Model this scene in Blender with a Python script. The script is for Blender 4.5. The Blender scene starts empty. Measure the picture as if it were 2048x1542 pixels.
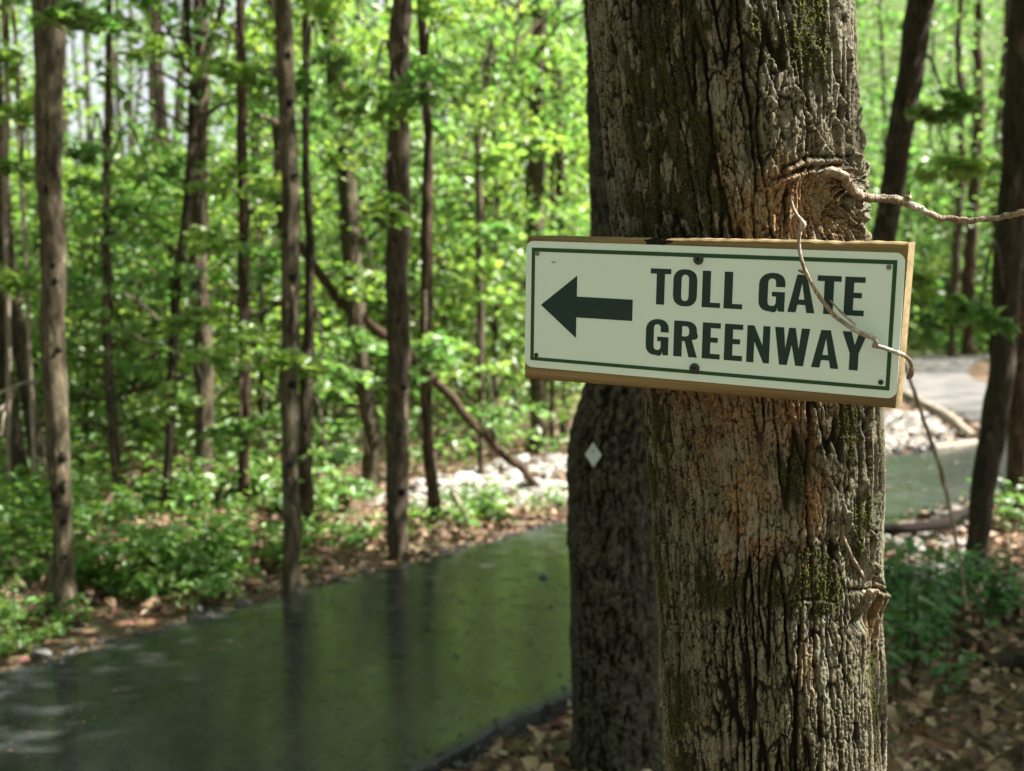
import bpy, math, random
import numpy as np
from mathutils import Vector, Matrix
from mathutils.geometry import tessellate_polygon

rng = np.random.default_rng(7)
random.seed(7)
SC = bpy.context.scene
COL = SC.collection

# ------------------------------------------------------------------ camera, world, sun, exposure
PITCH = math.radians(3.5)
CAMZ = 1.6
F = 2400.0                                  # focal length in pixels of the 2048 px wide photograph
cam_d = bpy.data.cameras.new("camera")
cam_d.sensor_fit = 'HORIZONTAL'
cam_d.sensor_width = 36.0
cam_d.lens = 36.0 * F / 2048.0
cam_d.clip_start = 0.05
cam_d.clip_end = 600
cam_d.dof.use_dof = True
cam_d.dof.focus_distance = 1.50
cam_d.dof.aperture_fstop = 5.4
cam = bpy.data.objects.new("camera", cam_d)
COL.objects.link(cam)
cam.location = (0, 0, CAMZ)
cam.rotation_euler = (math.pi / 2 - PITCH, 0, 0)
SC.camera = cam

SUN_DIR = Vector((0.68, 0.015, 0.73)).normalized()
w = bpy.data.worlds.new("World")
SC.world = w
w.use_nodes = True
nt = w.node_tree
bg = nt.nodes["Background"]
sky = nt.nodes.new("ShaderNodeTexSky")
sky.sky_type = 'NISHITA'
sky.sun_disc = False
sky.sun_elevation = math.asin(SUN_DIR.z)
sky.sun_rotation = math.atan2(SUN_DIR.x, SUN_DIR.y)
sky.air_density = 1.0
sky.dust_density = 3.0
sky.ozone_density = 1.0
hsv = nt.nodes.new("ShaderNodeHueSaturation")      # thin white cloud veil: a paler sky than the clear blue one
hsv.inputs["Saturation"].default_value = 0.25
nt.links.new(sky.outputs[0], hsv.inputs["Color"])
nt.links.new(hsv.outputs[0], bg.inputs[0])
bg.inputs[1].default_value = 0.06

sun_d = bpy.data.lights.new("sun", 'SUN')
sun_d.energy = 5.0
sun_d.angle = math.radians(0.53)
sun_d.color = (1.0, 0.95, 0.86)
sun = bpy.data.objects.new("sun", sun_d)
COL.objects.link(sun)
sun.rotation_euler = SUN_DIR.to_track_quat('Z', 'Y').to_euler()

SC.view_settings.view_transform = 'Standard'
SC.view_settings.look = 'None'
SC.view_settings.gamma = 1
SC.view_settings.use_curve_mapping = False
SC.view_settings.exposure = 2.2
SC.render.engine = 'CYCLES'
SC.cycles.max_bounces = 7
SC.cycles.diffuse_bounces = 4
SC.cycles.glossy_bounces = 3
SC.cycles.transmission_bounces = 4
SC.cycles.transparent_max_bounces = 4
SC.cycles.caustics_reflective = False
SC.cycles.caustics_refractive = False
SC.cycles.use_denoising = True
SC.cycles.sample_clamp_indirect = 6.0

# ------------------------------------------------------------------ authoring helpers (pixel of the photo -> place in the world)
CP, SP = math.cos(PITCH), math.sin(PITCH)


def ray(px, py):
    x, y, z = (px - 1024) / F, 1.0, (771 - py) / F
    return np.array([x, y * CP + z * SP, -y * SP + z * CP])


def at(px, py, Y):
    d = ray(px, py)
    return np.array([0, 0, CAMZ]) + d * (Y / d[1])


def on_ground(px, py, z=0.0):
    d = ray(px, py)
    return np.array([0, 0, CAMZ]) + d * ((z - CAMZ) / d[2])


def to_px(p):
    x, y, z = p[0], p[1], p[2] - CAMZ
    yc = y * CP - z * SP
    zc = y * SP + z * CP
    return 1024 + F * x / yc, 771 - F * zc / yc


# ------------------------------------------------------------------ numpy noise
def _h(ix, iy, seed):
    h = (np.asarray(ix).astype(np.int64) * 374761393 + np.asarray(iy).astype(np.int64) * 668265263 + seed * 1274126177) & 0xFFFFFFFF
    h = ((h ^ (h >> 13)) * 1274126177) & 0xFFFFFFFF
    h = ((h ^ (h >> 16)) * 1103515245) & 0xFFFFFFFF
    return (h ^ (h >> 15)) & 0xFFFFFFFF


def pn(x, y, seed=0):
    x = np.asarray(x, float); y = np.asarray(y, float)
    ix = np.floor(x).astype(np.int64); iy = np.floor(y).astype(np.int64)
    fx = x - ix; fy = y - iy
    u = fx * fx * fx * (fx * (fx * 6 - 15) + 10)
    v = fy * fy * fy * (fy * (fy * 6 - 15) + 10)

    def g(dx, dy):
        a = _h(ix + dx, iy + dy, seed) * (2 * math.pi / 4294967296.0)
        return np.cos(a) * (fx - dx) + np.sin(a) * (fy - dy)
    n0 = g(0, 0) * (1 - u) + g(1, 0) * u
    n1 = g(0, 1) * (1 - u) + g(1, 1) * u
    return (n0 * (1 - v) + n1 * v) * 1.5


def fbm(x, y, seed=0, o=4):
    a, f, t = 1.0, 1.0, 0.0
    for k in range(o):
        t = t + a * pn(x * f + 17.3 * k, y * f - 9.1 * k, seed + k)
        a *= 0.5; f *= 2.03
    return t


def vor(x, y, seed=0):
    ix = np.floor(x).astype(np.int64); iy = np.floor(y).astype(np.int64)
    f1 = np.full(x.shape, 9.0); f2 = np.full(x.shape, 9.0); cid = np.zeros(x.shape)
    for dx in (-1, 0, 1):
        for dy in (-1, 0, 1):
            a = _h(ix + dx, iy + dy, seed) / 4294967296.0
            b = _h(ix + dx, iy + dy, seed + 71) / 4294967296.0
            d = np.hypot(ix + dx + a - x, iy + dy + b - y)
            m = d < f1
            f2 = np.where(m, f1, np.minimum(f2, d))
            cid = np.where(m, _h(ix + dx, iy + dy, seed + 13) / 4294967296.0, cid)
            f1 = np.where(m, d, f1)
    return f1, f2, cid


def sst(a, b, x):
    t = np.clip((x - a) / (b - a), 0, 1)
    return t * t * (3 - 2 * t)


# ------------------------------------------------------------------ materials
def new_mat(name):
    m = bpy.data.materials.new(name)
    m.use_nodes = True
    n = m.node_tree
    n.nodes.clear()
    out = n.nodes.new("ShaderNodeOutputMaterial")
    return m, n, out


def N(n, t, **kw):
    nd = n.nodes.new(t)
    for k, v in kw.items():
        setattr(nd, k, v)
    return nd


def mixc(n, fac, a, b, blend='MIX'):
    nd = n.nodes.new("ShaderNodeMix")
    nd.data_type = 'RGBA'
    nd.blend_type = blend
    for i, v in ((0, fac), (6, a), (7, b)):
        if isinstance(v, bpy.types.NodeSocket):
            n.links.new(v, nd.inputs[i])
        elif i == 0:
            nd.inputs[0].default_value = v
        else:
            nd.inputs[i].default_value = (*v, 1)
    return nd.outputs[2]


def noise(n, scale, detail=4, rough=0.55, vec=None, dist=0.0):
    nd = n.nodes.new("ShaderNodeTexNoise")
    nd.inputs["Scale"].default_value = scale
    nd.inputs["Detail"].default_value = detail
    nd.inputs["Roughness"].default_value = rough
    nd.inputs["Distortion"].default_value = dist
    if vec is not None:
        n.links.new(vec, nd.inputs["Vector"])
    return nd.outputs[0]


def ramp(n, v, stops):
    nd = n.nodes.new("ShaderNodeValToRGB")
    while len(nd.color_ramp.elements) < len(stops):
        nd.color_ramp.elements.new(0.5)
    for e, (p, c) in zip(nd.color_ramp.elements, stops):
        e.position = p
        e.color = (c, c, c, 1) if not isinstance(c, tuple) else (*c, 1)
    n.links.new(v, nd.inputs[0])
    return nd.outputs[0]


def coords(n, scale=(1, 1, 1), kind="Object"):
    tc = n.nodes.new("ShaderNodeTexCoord")
    mp = n.nodes.new("ShaderNodeMapping")
    mp.inputs["Scale"].default_value = scale
    n.links.new(tc.outputs[kind], mp.inputs[0])
    return mp.outputs[0]


def geo_pos(n, scale=(1, 1, 1)):
    g = n.nodes.new("ShaderNodeNewGeometry")
    mp = n.nodes.new("ShaderNodeMapping")
    mp.inputs["Scale"].default_value = scale
    n.links.new(g.outputs["Position"], mp.inputs[0])
    return mp.outputs[0]


def bump(n, h, strength, dist):
    b = n.nodes.new("ShaderNodeBump")
    b.inputs["Strength"].default_value = strength
    b.inputs["Distance"].default_value = dist
    n.links.new(h, b.inputs["Height"])
    return b.outputs[0]


def principled(n, out, col, rough=0.8, normal=None, spec=0.5, metal=0.0):
    p = n.nodes.new("ShaderNodeBsdfPrincipled")
    for k, v in (("Base Color", col), ("Roughness", rough), ("Normal", normal), ("Specular IOR Level", spec), ("Metallic", metal)):
        if v is None:
            continue
        if isinstance(v, bpy.types.NodeSocket):
            n.links.new(v, p.inputs[k])
        elif k == "Base Color":
            p.inputs[k].default_value = (*v, 1)
        else:
            p.inputs[k].default_value = v
    n.links.new(p.outputs[0], out.inputs[0])
    return p


def simple_mat(name, col, rough=0.6, spec=0.5, metal=0.0, var=0.12, vscale=30):
    m, n, out = new_mat(name)
    nz = noise(n, vscale, 4, 0.6, coords(n))
    c = mixc(n, nz, tuple(c * (1 - var) for c in col), tuple(min(1, c * (1 + var)) for c in col))
    principled(n, out, c, rough, None, spec, metal)
    return m


def bark_mat(name, c_dark, c_light, scale=1.0, mossy=0.0):
    m, n, out = new_mat(name)
    v = geo_pos(n, (60 * scale, 60 * scale, 9 * scale))
    v2 = geo_pos(n, (6, 6, 2.2))
    a = noise(n, 1.0, 6, 0.62, v, 0.6)
    b = noise(n, 1.0, 4, 0.6, v2)
    m_ = noise(n, 1.0, 5, 0.68, geo_pos(n, (26 * min(scale, 2), 26 * min(scale, 2), 7)), 0.4)
    c = mixc(n, ramp(n, a, [(0.36, 0), (0.62, 1)]), c_dark, c_light)
    c = mixc(n, ramp(n, m_, [(0.40, 0.85), (0.54, 0.0)]), c, c_dark)
    c = mixc(n, ramp(n, b, [(0.45, 0), (0.75, 0.55)]), c, tuple(x * 0.55 for x in c_light))
    l_ = noise(n, 1.0, 4, 0.7, geo_pos(n, (15, 15, 6)))
    c = mixc(n, ramp(n, l_, [(0.58, 0), (0.68, 0.55)]), c, tuple(min(.6, x * 1.9 + .012) for x in c_light))
    if mossy:
        mz = noise(n, 1.0, 5, 0.65, geo_pos(n, (9, 9, 4)))
        c = mixc(n, ramp(n, mz, [(0.52, 0), (0.66, mossy)]), c, (0.06, 0.075, 0.025))
    principled(n, out, c, 0.9, bump(n, m_, 1.0, 0.03), 0.2)
    return m


def leaf_mat(name, refl, trans, mixf=0.5, var=0.35, gloss=0.06, patch=0.0):
    m, n, out = new_mat(name)
    g = n.nodes.new("ShaderNodeNewGeometry")
    hs = n.nodes.new("ShaderNodeHueSaturation")
    # per-leaf variation
    mr = n.nodes.new("ShaderNodeMapRange")
    mr.inputs[3].default_value = 0.475; mr.inputs[4].default_value = 0.525
    n.links.new(g.outputs["Random Per Island"], mr.inputs[0])
    n.links.new(mr.outputs[0], hs.inputs["Hue"])
    mr2 = n.nodes.new("ShaderNodeMapRange")
    mr2.inputs[3].default_value = 1 - var; mr2.inputs[4].default_value = 1 + var
    wn = n.nodes.new("ShaderNodeTexWhiteNoise"); wn.noise_dimensions = '1D'
    n.links.new(g.outputs["Random Per Island"], wn.inputs["W"])
    n.links.new(wn.outputs["Value"], mr2.inputs[0])
    n.links.new(mr2.outputs[0], hs.inputs["Value"])
    hs.inputs["Color"].default_value = (*refl, 1)
    hs2 = n.nodes.new("ShaderNodeHueSaturation")
    n.links.new(mr.outputs[0], hs2.inputs["Hue"]); n.links.new(mr2.outputs[0], hs2.inputs["Value"])
    hs2.inputs["Color"].default_value = (*trans, 1)
    d = n.nodes.new("ShaderNodeBsdfDiffuse"); n.links.new(hs.outputs[0], d.inputs[0])
    t = n.nodes.new("ShaderNodeBsdfTranslucent"); n.links.new(hs2.outputs[0], t.inputs[0])
    ad = n.nodes.new("ShaderNodeAddShader")
    n.links.new(d.outputs[0], ad.inputs[0]); n.links.new(t.outputs[0], ad.inputs[1])
    gl = n.nodes.new("ShaderNodeBsdfGlossy"); gl.inputs["Roughness"].default_value = 0.5
    gl.inputs["Color"].default_value = (0.9, 0.95, 0.9, 1)
    mx = n.nodes.new("ShaderNodeMixShader"); mx.inputs[0].default_value = gloss
    n.links.new(ad.outputs[0], mx.inputs[1]); n.links.new(gl.outputs[0], mx.inputs[2])
    n.links.new(mx.outputs[0], out.inputs[0])
    return m


M_LEAF = leaf_mat("spring_leaf", (0.056, 0.098, 0.026), (0.102, 0.202, 0.038), gloss=0.06)
M_LEAF2 = leaf_mat("yellow_green_leaf", (0.070, 0.113, 0.025), (0.158, 0.258, 0.038), gloss=0.06)
M_LEAFC = leaf_mat("canopy_leaf", (0.042, 0.078, 0.016), (0.070, 0.145, 0.016))
M_GROUNDLEAF = leaf_mat("ground_plant_leaf", (0.070, 0.125, 0.026), (0.095, 0.185, 0.022), gloss=0.05)
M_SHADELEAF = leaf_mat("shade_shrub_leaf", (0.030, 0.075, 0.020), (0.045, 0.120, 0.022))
M_BARK = bark_mat("grey_brown_bark", (0.020, 0.015, 0.010), (0.128, 0.098, 0.066))
M_BARKL = bark_mat("pale_grey_bark", (0.026, 0.021, 0.013), (0.150, 0.122, 0.078))
M_BARKR = bark_mat("reddish_bark", (0.026, 0.016, 0.010), (0.105, 0.066, 0.042))
M_BARKD = bark_mat("dark_bark", (0.014, 0.011, 0.007), (0.072, 0.054, 0.035))
M_TWIG = bark_mat("dry_twig_bark", (0.150, 0.112, 0.076), (0.460, 0.385, 0.290), 5.0)
M_DEAD = bark_mat("bleached_dead_wood", (0.180, 0.140, 0.105), (0.400, 0.340, 0.270))
M_SCAR = simple_mat("dark_branch_scar", (0.014, 0.011, 0.009), 0.95, 0.1)


def litter_mat(name):
    m, n, out = new_mat(name)
    g = n.nodes.new("ShaderNodeNewGeometry")
    c = n.nodes.new("ShaderNodeValToRGB")
    els = [(0.0, (0.045, 0.028, 0.018)), (0.35, (0.12, 0.075, 0.046)), (0.6, (0.22, 0.145, 0.090)), (0.82, (0.33, 0.235, 0.158)), (1.0, (0.42, 0.32, 0.23))]
    while len(c.color_ramp.elements) < len(els):
        c.color_ramp.elements.new(0.5)
    for e, (p, k) in zip(c.color_ramp.elements, els):
        e.position = p; e.color = (*k, 1)
    n.links.new(g.outputs["Random Per Island"], c.inputs[0])
    principled(n, out, c.outputs[0], 0.75, None, 0.25)
    return m


M_LITTER = litter_mat("dry_oak_leaf")


def ground_mat():
    m, n, out = new_mat("forest_floor")
    p = geo_pos(n)
    a = noise(n, 14, 8, 0.7, p)
    b = noise(n, 1.1, 4, 0.6, p)
    v = n.nodes.new("ShaderNodeTexVoronoi"); v.inputs["Scale"].default_value = 22
    n.links.new(p, v.inputs["Vector"])
    c = mixc(n, ramp(n, a, [(0.35, 0), (0.65, 1)]), (0.055, 0.034, 0.022), (0.24, 0.155, 0.098))
    c = mixc(n, 0.35, c, v.outputs["Color"], 'OVERLAY')
    c = mixc(n, ramp(n, b, [(0.46, 0), (0.68, 0.7)]), c, (0.060, 0.060, 0.028))
    sx = n.nodes.new("ShaderNodeSeparateXYZ"); n.links.new(p, sx.inputs[0])
    mr = n.nodes.new("ShaderNodeMapRange"); mr.inputs[1].default_value = 36; mr.inputs[2].default_value = 50
    n.links.new(sx.outputs[1], mr.inputs[0])
    c = mixc(n, mr.outputs[0], c, mixc(n, a, (0.030, 0.050, 0.012), (0.080, 0.120, 0.026)))   # herbs cover the far slope
    principled(n, out, c, 0.92, bump(n, v.outputs["Distance"], 0.8, 0.03), 0.2)
    return m


M_GROUND = ground_mat()


def asphalt_mat():
    m, n, out = new_mat("wet_asphalt")
    p = geo_pos(n)
    fine = noise(n, 260, 3, 0.7, p)
    wet = noise(n, 0.75, 5, 0.6, geo_pos(n, (1.0, 0.6, 1)), 0.5)
    mid = noise(n, 9, 5, 0.65, p)
    sp = n.nodes.new("ShaderNodeTexVoronoi"); sp.inputs["Scale"].default_value = 95
    n.links.new(p, sp.inputs["Vector"])
    c = mixc(n, ramp(n, mid, [(0.35, 0), (0.7, 1)]), (0.017, 0.020, 0.021), (0.034, 0.037, 0.038))
    c = mixc(n, ramp(n, sp.outputs["Distance"], [(0.10, 0.65), (0.26, 0.0)]), c, (0.16, 0.155, 0.14))
    c = mixc(n, ramp(n, noise(n, 2.2, 6, 0.7, geo_pos(n, (1, 1, 1)), 1.0), [(0.64, 0.0), (0.80, 0.35)]), c, (0.10, 0.082, 0.062))
    br_ = noise(n, 13, 8, 0.8, p)
    r = ramp(n, br_, [(0.36, 0.10), (0.50, 0.165), (0.64, 0.40)])
    r = mixc(n, ramp(n, wet, [(0.50, 0.0), (0.70, 0.65)]), r, (0.34, 0.34, 0.34))
    ed = n.nodes.new("ShaderNodeAttribute"); ed.attribute_name = "edge"       # crumbly margins hold no water film
    r = mixc(n, ramp(n, ed.outputs["Fac"], [(0.93, 0.0), (0.985, 1.0)]), r, (0.5, 0.5, 0.5))
    c = mixc(n, ramp(n, wet, [(0.54, 0.0), (0.70, 0.75)]), c, (0.056, 0.054, 0.050))
    c = mixc(n, ramp(n, noise(n, 3.2, 6, 0.72, p), [(0.48, 0.0), (0.66, 0.8)]), c, (0.011, 0.012, 0.013))
    c = mixc(n, ramp(n, noise(n, 11, 5, 0.75, p), [(0.54, 0.0), (0.66, 0.6)]), c, (0.055, 0.051, 0.045))
    # the far stretch beyond the bend lies in the sun and has dried out
    g = n.nodes.new("ShaderNodeNewGeometry")
    sx = n.nodes.new("ShaderNodeSeparateXYZ"); n.links.new(g.outputs["Position"], sx.inputs[0])
    mr = n.nodes.new("ShaderNodeMapRange"); mr.inputs[1].default_value = 16; mr.inputs[2].default_value = 21
    n.links.new(sx.outputs[1], mr.inputs[0])
    dry = ramp(n, mr.outputs[0], [(0, 0), (1, 1)])
    c = mixc(n, dry, c, mixc(n, ramp(n, noise(n, 1.3, 5, 0.65, p), [(0.38, 0), (0.62, 1)]), (0.070, 0.068, 0.068), (0.150, 0.140, 0.132)))
    r = mixc(n, dry, r, (0.8, 0.8, 0.8))
    principled(n, out, c, r, bump(n, br_, 0.07, 0.004), 0.24)
    return m


M_ASPHALT = asphalt_mat()
M_CRUMB = simple_mat("loose_asphalt_crumb", (0.040, 0.037, 0.036), 0.6, 0.5, 0, 0.5, 20)


def stone_mat(name, lo, hi):
    m, n, out = new_mat(name)
    g = n.nodes.new("ShaderNodeNewGeometry")
    c = mixc(n, g.outputs["Random Per Island"], lo, hi)
    nz = noise(n, 30, 4, 0.6, geo_pos(n))
    c = mixc(n, ramp(n, nz, [(0.4, 0), (0.8, 0.4)]), c, (0.22, 0.19, 0.16))
    principled(n, out, c, 0.85, None, 0.3)
    return m


M_STONE = stone_mat("pale_limestone", (0.13, 0.125, 0.115), (0.36, 0.345, 0.32))
M_GREYSTONE = stone_mat("grey_stone", (0.06, 0.065, 0.07), (0.13, 0.13, 0.13))


# ------------------------------------------------------------------ mesh building
class MB:
    """Collects vertices, triangles/quads and per-face material slots, then links ONE mesh object."""

    def __init__(s):
        s.v = []; s.q = []; s.t = []; s.qm = []; s.tm = []; s.n = 0

    def add(s, v, quads=None, tris=None, m=0):
        v = np.asarray(v, float).reshape(-1, 3)
        if quads is not None and len(quads):
            q = np.asarray(quads, np.int64).reshape(-1, 4) + s.n
            s.q.append(q); s.qm.append(np.full(len(q), m))
        if tris is not None and len(tris):
            t = np.asarray(tris, np.int64).reshape(-1, 3) + s.n
            s.t.append(t); s.tm.append(np.full(len(t), m))
        s.v.append(v); s.n += len(v)
        return s

    def mesh(s, name, mats, smooth=True):
        me = bpy.data.meshes.new(name)
        V = np.concatenate(s.v)
        Q = np.concatenate(s.q) if s.q else np.zeros((0, 4), np.int64)
        T = np.concatenate(s.t) if s.t else np.zeros((0, 3), np.int64)
        me.vertices.add(len(V)); me.vertices.foreach_set("co", V.astype(np.float32).ravel())
        loops = np.concatenate([Q.ravel(), T.ravel()])
        me.loops.add(len(loops)); me.loops.foreach_set("vertex_index", loops.astype(np.int32))
        starts = np.concatenate([np.arange(len(Q)) * 4, len(Q) * 4 + np.arange(len(T)) * 3])
        me.polygons.add(len(starts)); me.polygons.foreach_set("loop_start", starts.astype(np.int32))
        mi = np.concatenate((s.qm + s.tm)).astype(np.int32)
        me.polygons.foreach_set("material_index", mi)
        me.polygons.foreach_set("use_smooth", np.full(len(starts), smooth))
        for m in mats:
            me.materials.append(m)
        me.update(calc_edges=True)
        return me

    def build(s, name, mats, parent=None, smooth=True, loc=None):
        if not isinstance(mats, (list, tuple)):
            mats = [mats]
        o = bpy.data.objects.new(name, s.mesh(name, mats, smooth))
        COL.objects.link(o)
        if loc is not None:
            o.location = loc
        if parent is not None:
            o.parent = parent
        return o


def thing(name, label, cat, loc=(0, 0, 0), group=None):
    o = bpy.data.objects.new(name, None)
    o.empty_display_size = 0.1
    COL.objects.link(o)
    o.location = loc
    return tag(o, label, cat, group)


def tag(o, label=None, cat=None, group=None, kind=None):
    if label: o["label"] = label
    if cat: o["category"] = cat
    if group: o["group"] = group
    if kind: o["kind"] = kind
    return o


def tube_arrays(pts, rad, sides=10, wob=0.0, seed=0, cap=True):
    pts = np.asarray(pts, float); rad = np.asarray(rad, float)
    n = len(pts)
    tan = np.gradient(pts, axis=0)
    tan /= np.linalg.norm(tan, axis=1)[:, None] + 1e-12
    ref = np.array([0.13, -1.0, 0.07]) if abs(tan[0][2]) > 0.6 else np.array([0.05, 0.12, 1.0])
    a = np.cross(tan, ref); a /= np.linalg.norm(a, axis=1)[:, None]
    b = np.cross(tan, a)
    th = np.arange(sides) / sides * 2 * math.pi
    L = np.concatenate([[0], np.cumsum(np.linalg.norm(np.diff(pts, axis=0), axis=1))])
    R = rad[:, None] * np.ones(sides)
    if wob:
        r0 = rad.mean()
        R = R * (1 + wob * fbm(np.cos(th)[None] * 1.3 + L[:, None] / (r0 * 9) + seed * 3.1, np.sin(th)[None] * 1.3 + L[:, None] / (r0 * 14), seed, 3))
    v = pts[:, None] + R[..., None] * (np.cos(th)[None, :, None] * a[:, None] + np.sin(th)[None, :, None] * b[:, None])
    v = v.reshape(-1, 3)
    i = np.arange(n - 1)[:, None] * sides; j = np.arange(sides)[None]; k = (j + 1) % sides
    q = np.stack([i + j, i + k, i + sides + k, i + sides + j], -1).reshape(-1, 4)
    tris = []
    if cap:
        v = np.concatenate([v, pts[:1], pts[-1:]])
        c0, c1 = n * sides, n * sides + 1
        for jj in range(sides):
            kk = (jj + 1) % sides
            tris.append((c0, kk, jj)); tris.append((c1, (n - 1) * sides + jj, (n - 1) * sides + kk))
    return v, q[:, ::-1], tris


def resample(pts, n):
    """Catmull-Rom through the control rows (any width), n samples."""
    P = np.asarray(pts, float)
    d = np.concatenate([[0], np.cumsum(np.linalg.norm(np.diff(P[:, :3], axis=0), axis=1) + 1e-9)])
    t = np.linspace(0, d[-1], n)
    m = np.gradient(P, d, axis=0) if len(P) > 2 else np.repeat((P[1:] - P[:1]) / (d[-1] + 1e-9), 2, 0)
    k = np.clip(np.searchsorted(d, t, side='right') - 1, 0, len(P) - 2)
    h = (d[k + 1] - d[k])[:, None]; u = ((t - d[k])[:, None]) / h
    return ((2 * u**3 - 3 * u**2 + 1) * P[k] + (u**3 - 2 * u**2 + u) * h * m[k] + (-2 * u**3 + 3 * u**2) * P[k + 1] + (u**3 - u**2) * h * m[k + 1])


# ------------------------------------------------------------------ leaves
def leaves(mb, C, size, yaw=None, pitch=None, roll=None, m=0, wide=0.62, r=rng, six=False):
    """One folded, drooping blade per centre."""
    n = len(C)
    L = size * (0.7 + 0.6 * r.random(n)) if np.isscalar(size) else size
    yaw = r.random(n) * 2 * math.pi if yaw is None else yaw
    pitch = r.normal(-0.25, 0.38, n) if pitch is None else pitch
    roll = r.normal(0, 0.45, n) if roll is None else roll
    fx = np.stack([np.cos(yaw) * np.cos(pitch), np.sin(yaw) * np.cos(pitch), np.sin(pitch)], 1)
    sx = np.stack([-np.sin(yaw), np.cos(yaw), np.zeros(n)], 1)
    up = np.cross(fx, sx)
    side = sx * np.cos(roll)[:, None] + up * np.sin(roll)[:, None]
    nor = np.cross(fx, side)
    W = (L * wide * (0.85 + 0.3 * r.random(n)))[:, None]; L = L[:, None]
    if six:
        v = np.stack([C - fx * L * .5, C - fx * L * .15 + side * W * .5 + nor * L * .07, C + fx * L * .2 + side * W * .38 + nor * L * .05,
                      C + fx * L * .55 - nor * L * .1, C + fx * L * .2 - side * W * .38 + nor * L * .05, C - fx * L * .15 - side * W * .5 + nor * L * .07], 1).reshape(-1, 3)
        b = np.arange(n)[:, None] * 6
        t = np.concatenate([b + [0, 1, 2], b + [0, 2, 3], b + [0, 3, 4], b + [0, 4, 5]])
    else:
        v = np.stack([C - fx * L * .5, C - fx * L * .02 + side * W * .5 + nor * L * .08, C + fx * L * .5 - nor * L * .08,
                      C - fx * L * .02 - side * W * .5 + nor * L * .08], 1).reshape(-1, 3)
        b = np.arange(n)[:, None] * 4
        t = np.concatenate([b + [0, 1, 2], b + [0, 2, 3]])
    mb.add(v, None, t, m)


def spray_points(c, R, n, r, droop=0.25, flat=0.10):
    a = r.random(n) * 2 * math.pi
    q = np.sqrt(r.random(n)) * R
    tx, ty = r.normal(0, .16, 2)
    x, y = np.cos(a) * q, np.sin(a) * q * 0.75
    ro = r.random() * 6.28
    x, y = x * math.cos(ro) - y * math.sin(ro), x * math.sin(ro) + y * math.cos(ro)
    z = r.normal(0, flat * R, n) - droop * (q / R)**2 * R + tx * x + ty * y
    return np.stack([x, y, z], 1) + c


def crown_mesh(name, seed, R, H, n_spray, per, leaf, mats, sr=(0.35, 0.75), low=0.0):
    """Layered sprays round a central leader: origin at the bottom of the crown."""
    r = np.random.default_rng(seed)
    mb = MB()
    for k in range(n_spray):
        u = (k + r.random()) / n_spray
        z = low + u * H
        prof = math.sin(math.pi * min(1, 0.18 + 0.86 * u)) ** 0.7
        a = k * 2.39996 + r.normal(0, .5)
        d = R * prof * (0.25 + 0.75 * math.sqrt(r.random()))
        c = np.array([math.cos(a) * d, math.sin(a) * d, z + r.normal(0, .1) + 0.12 * d])
        s = r.uniform(*sr)
        leaves(mb, spray_points(c, s, int(per * (0.6 + 0.8 * r.random()) * (s / sr[1])**1.3), r), leaf, r=r, m=(1 if r.random() < 0.25 else 0))
        br = resample([(0, 0, z - 0.25 * d - .05), (c[0] * .5, c[1] * .5, z - .02 + r.normal(0, .06)), tuple(c)], 5)
        v, q, t = tube_arrays(br, np.linspace(.012, .004, 5) * (1 + .25 * R), 4, cap=False)
        mb.add(v, q, None, 2)
    return mb.mesh(name, mats, False)


# ------------------------------------------------------------------ ground, path
PATH = resample([(-3.9, 0.2), (-2.7, 2.35), (-1.62, 4.05), (-.68, 5.50), (.34, 6.98), (1.36, 8.42), (2.42, 9.86), (3.62, 11.15), (5.1, 12.45), (6.7, 14.0), (7.75, 16.5),
                 (8.1, 20), (8.8, 24), (10.3, 30), (13, 37), (17.5, 46)], 260) if False else None


def resample2(P, n):
    P = np.c_[np.asarray(P, float), np.zeros(len(P))]
    return resample(P, n)[:, :2]


PATH = resample2([(-3.9, 0.2), (-2.7, 2.35), (-1.62, 4.05), (-.68, 5.50), (.34, 6.98), (1.36, 8.42), (2.42, 9.86), (3.62, 11.15), (5.1, 12.45), (6.7, 14.0), (7.75, 16.5),
                  (8.1, 20), (8.8, 24), (10.3, 30), (13, 37), (17.5, 46)], 300)
HALF = 1.10


def path_dist(x, y):
    """distance to the centre line, and the sign of the side (+ = right of the way it runs)"""
    x = np.atleast_1d(np.asarray(x, float)); y = np.atleast_1d(np.asarray(y, float))
    d = np.full(x.shape, 1e9); sg = np.zeros(x.shape)
    tg = np.gradient(PATH, axis=0)
    for i in range(0, len(PATH), 2):
        dx, dy = x - PATH[i, 0], y - PATH[i, 1]
        q = dx * dx + dy * dy
        m = q < d
        d = np.where(m, q, d)
        sg = np.where(m, np.sign(dx * tg[i, 1] - dy * tg[i, 0]), sg)
    return np.sqrt(d), sg


def gh(x, y):
    x = np.asarray(x, float); y = np.asarray(y, float)
    d, _ = path_dist(x.ravel(), y.ravel()); d = d.reshape(x.shape)
    far = sst(HALF + .1, HALF + 1.2, d)
    h = fbm(x * .55, y * .55, 3, 4) * (.015 + .05 * far) + .02 * far
    h = h + np.maximum(0, y - 46)**1.15 * (.020 + .115 * sst(-.16, .10, x / np.maximum(y, 1)))
    h = h - .03 * (1 - far)
    return h


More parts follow.
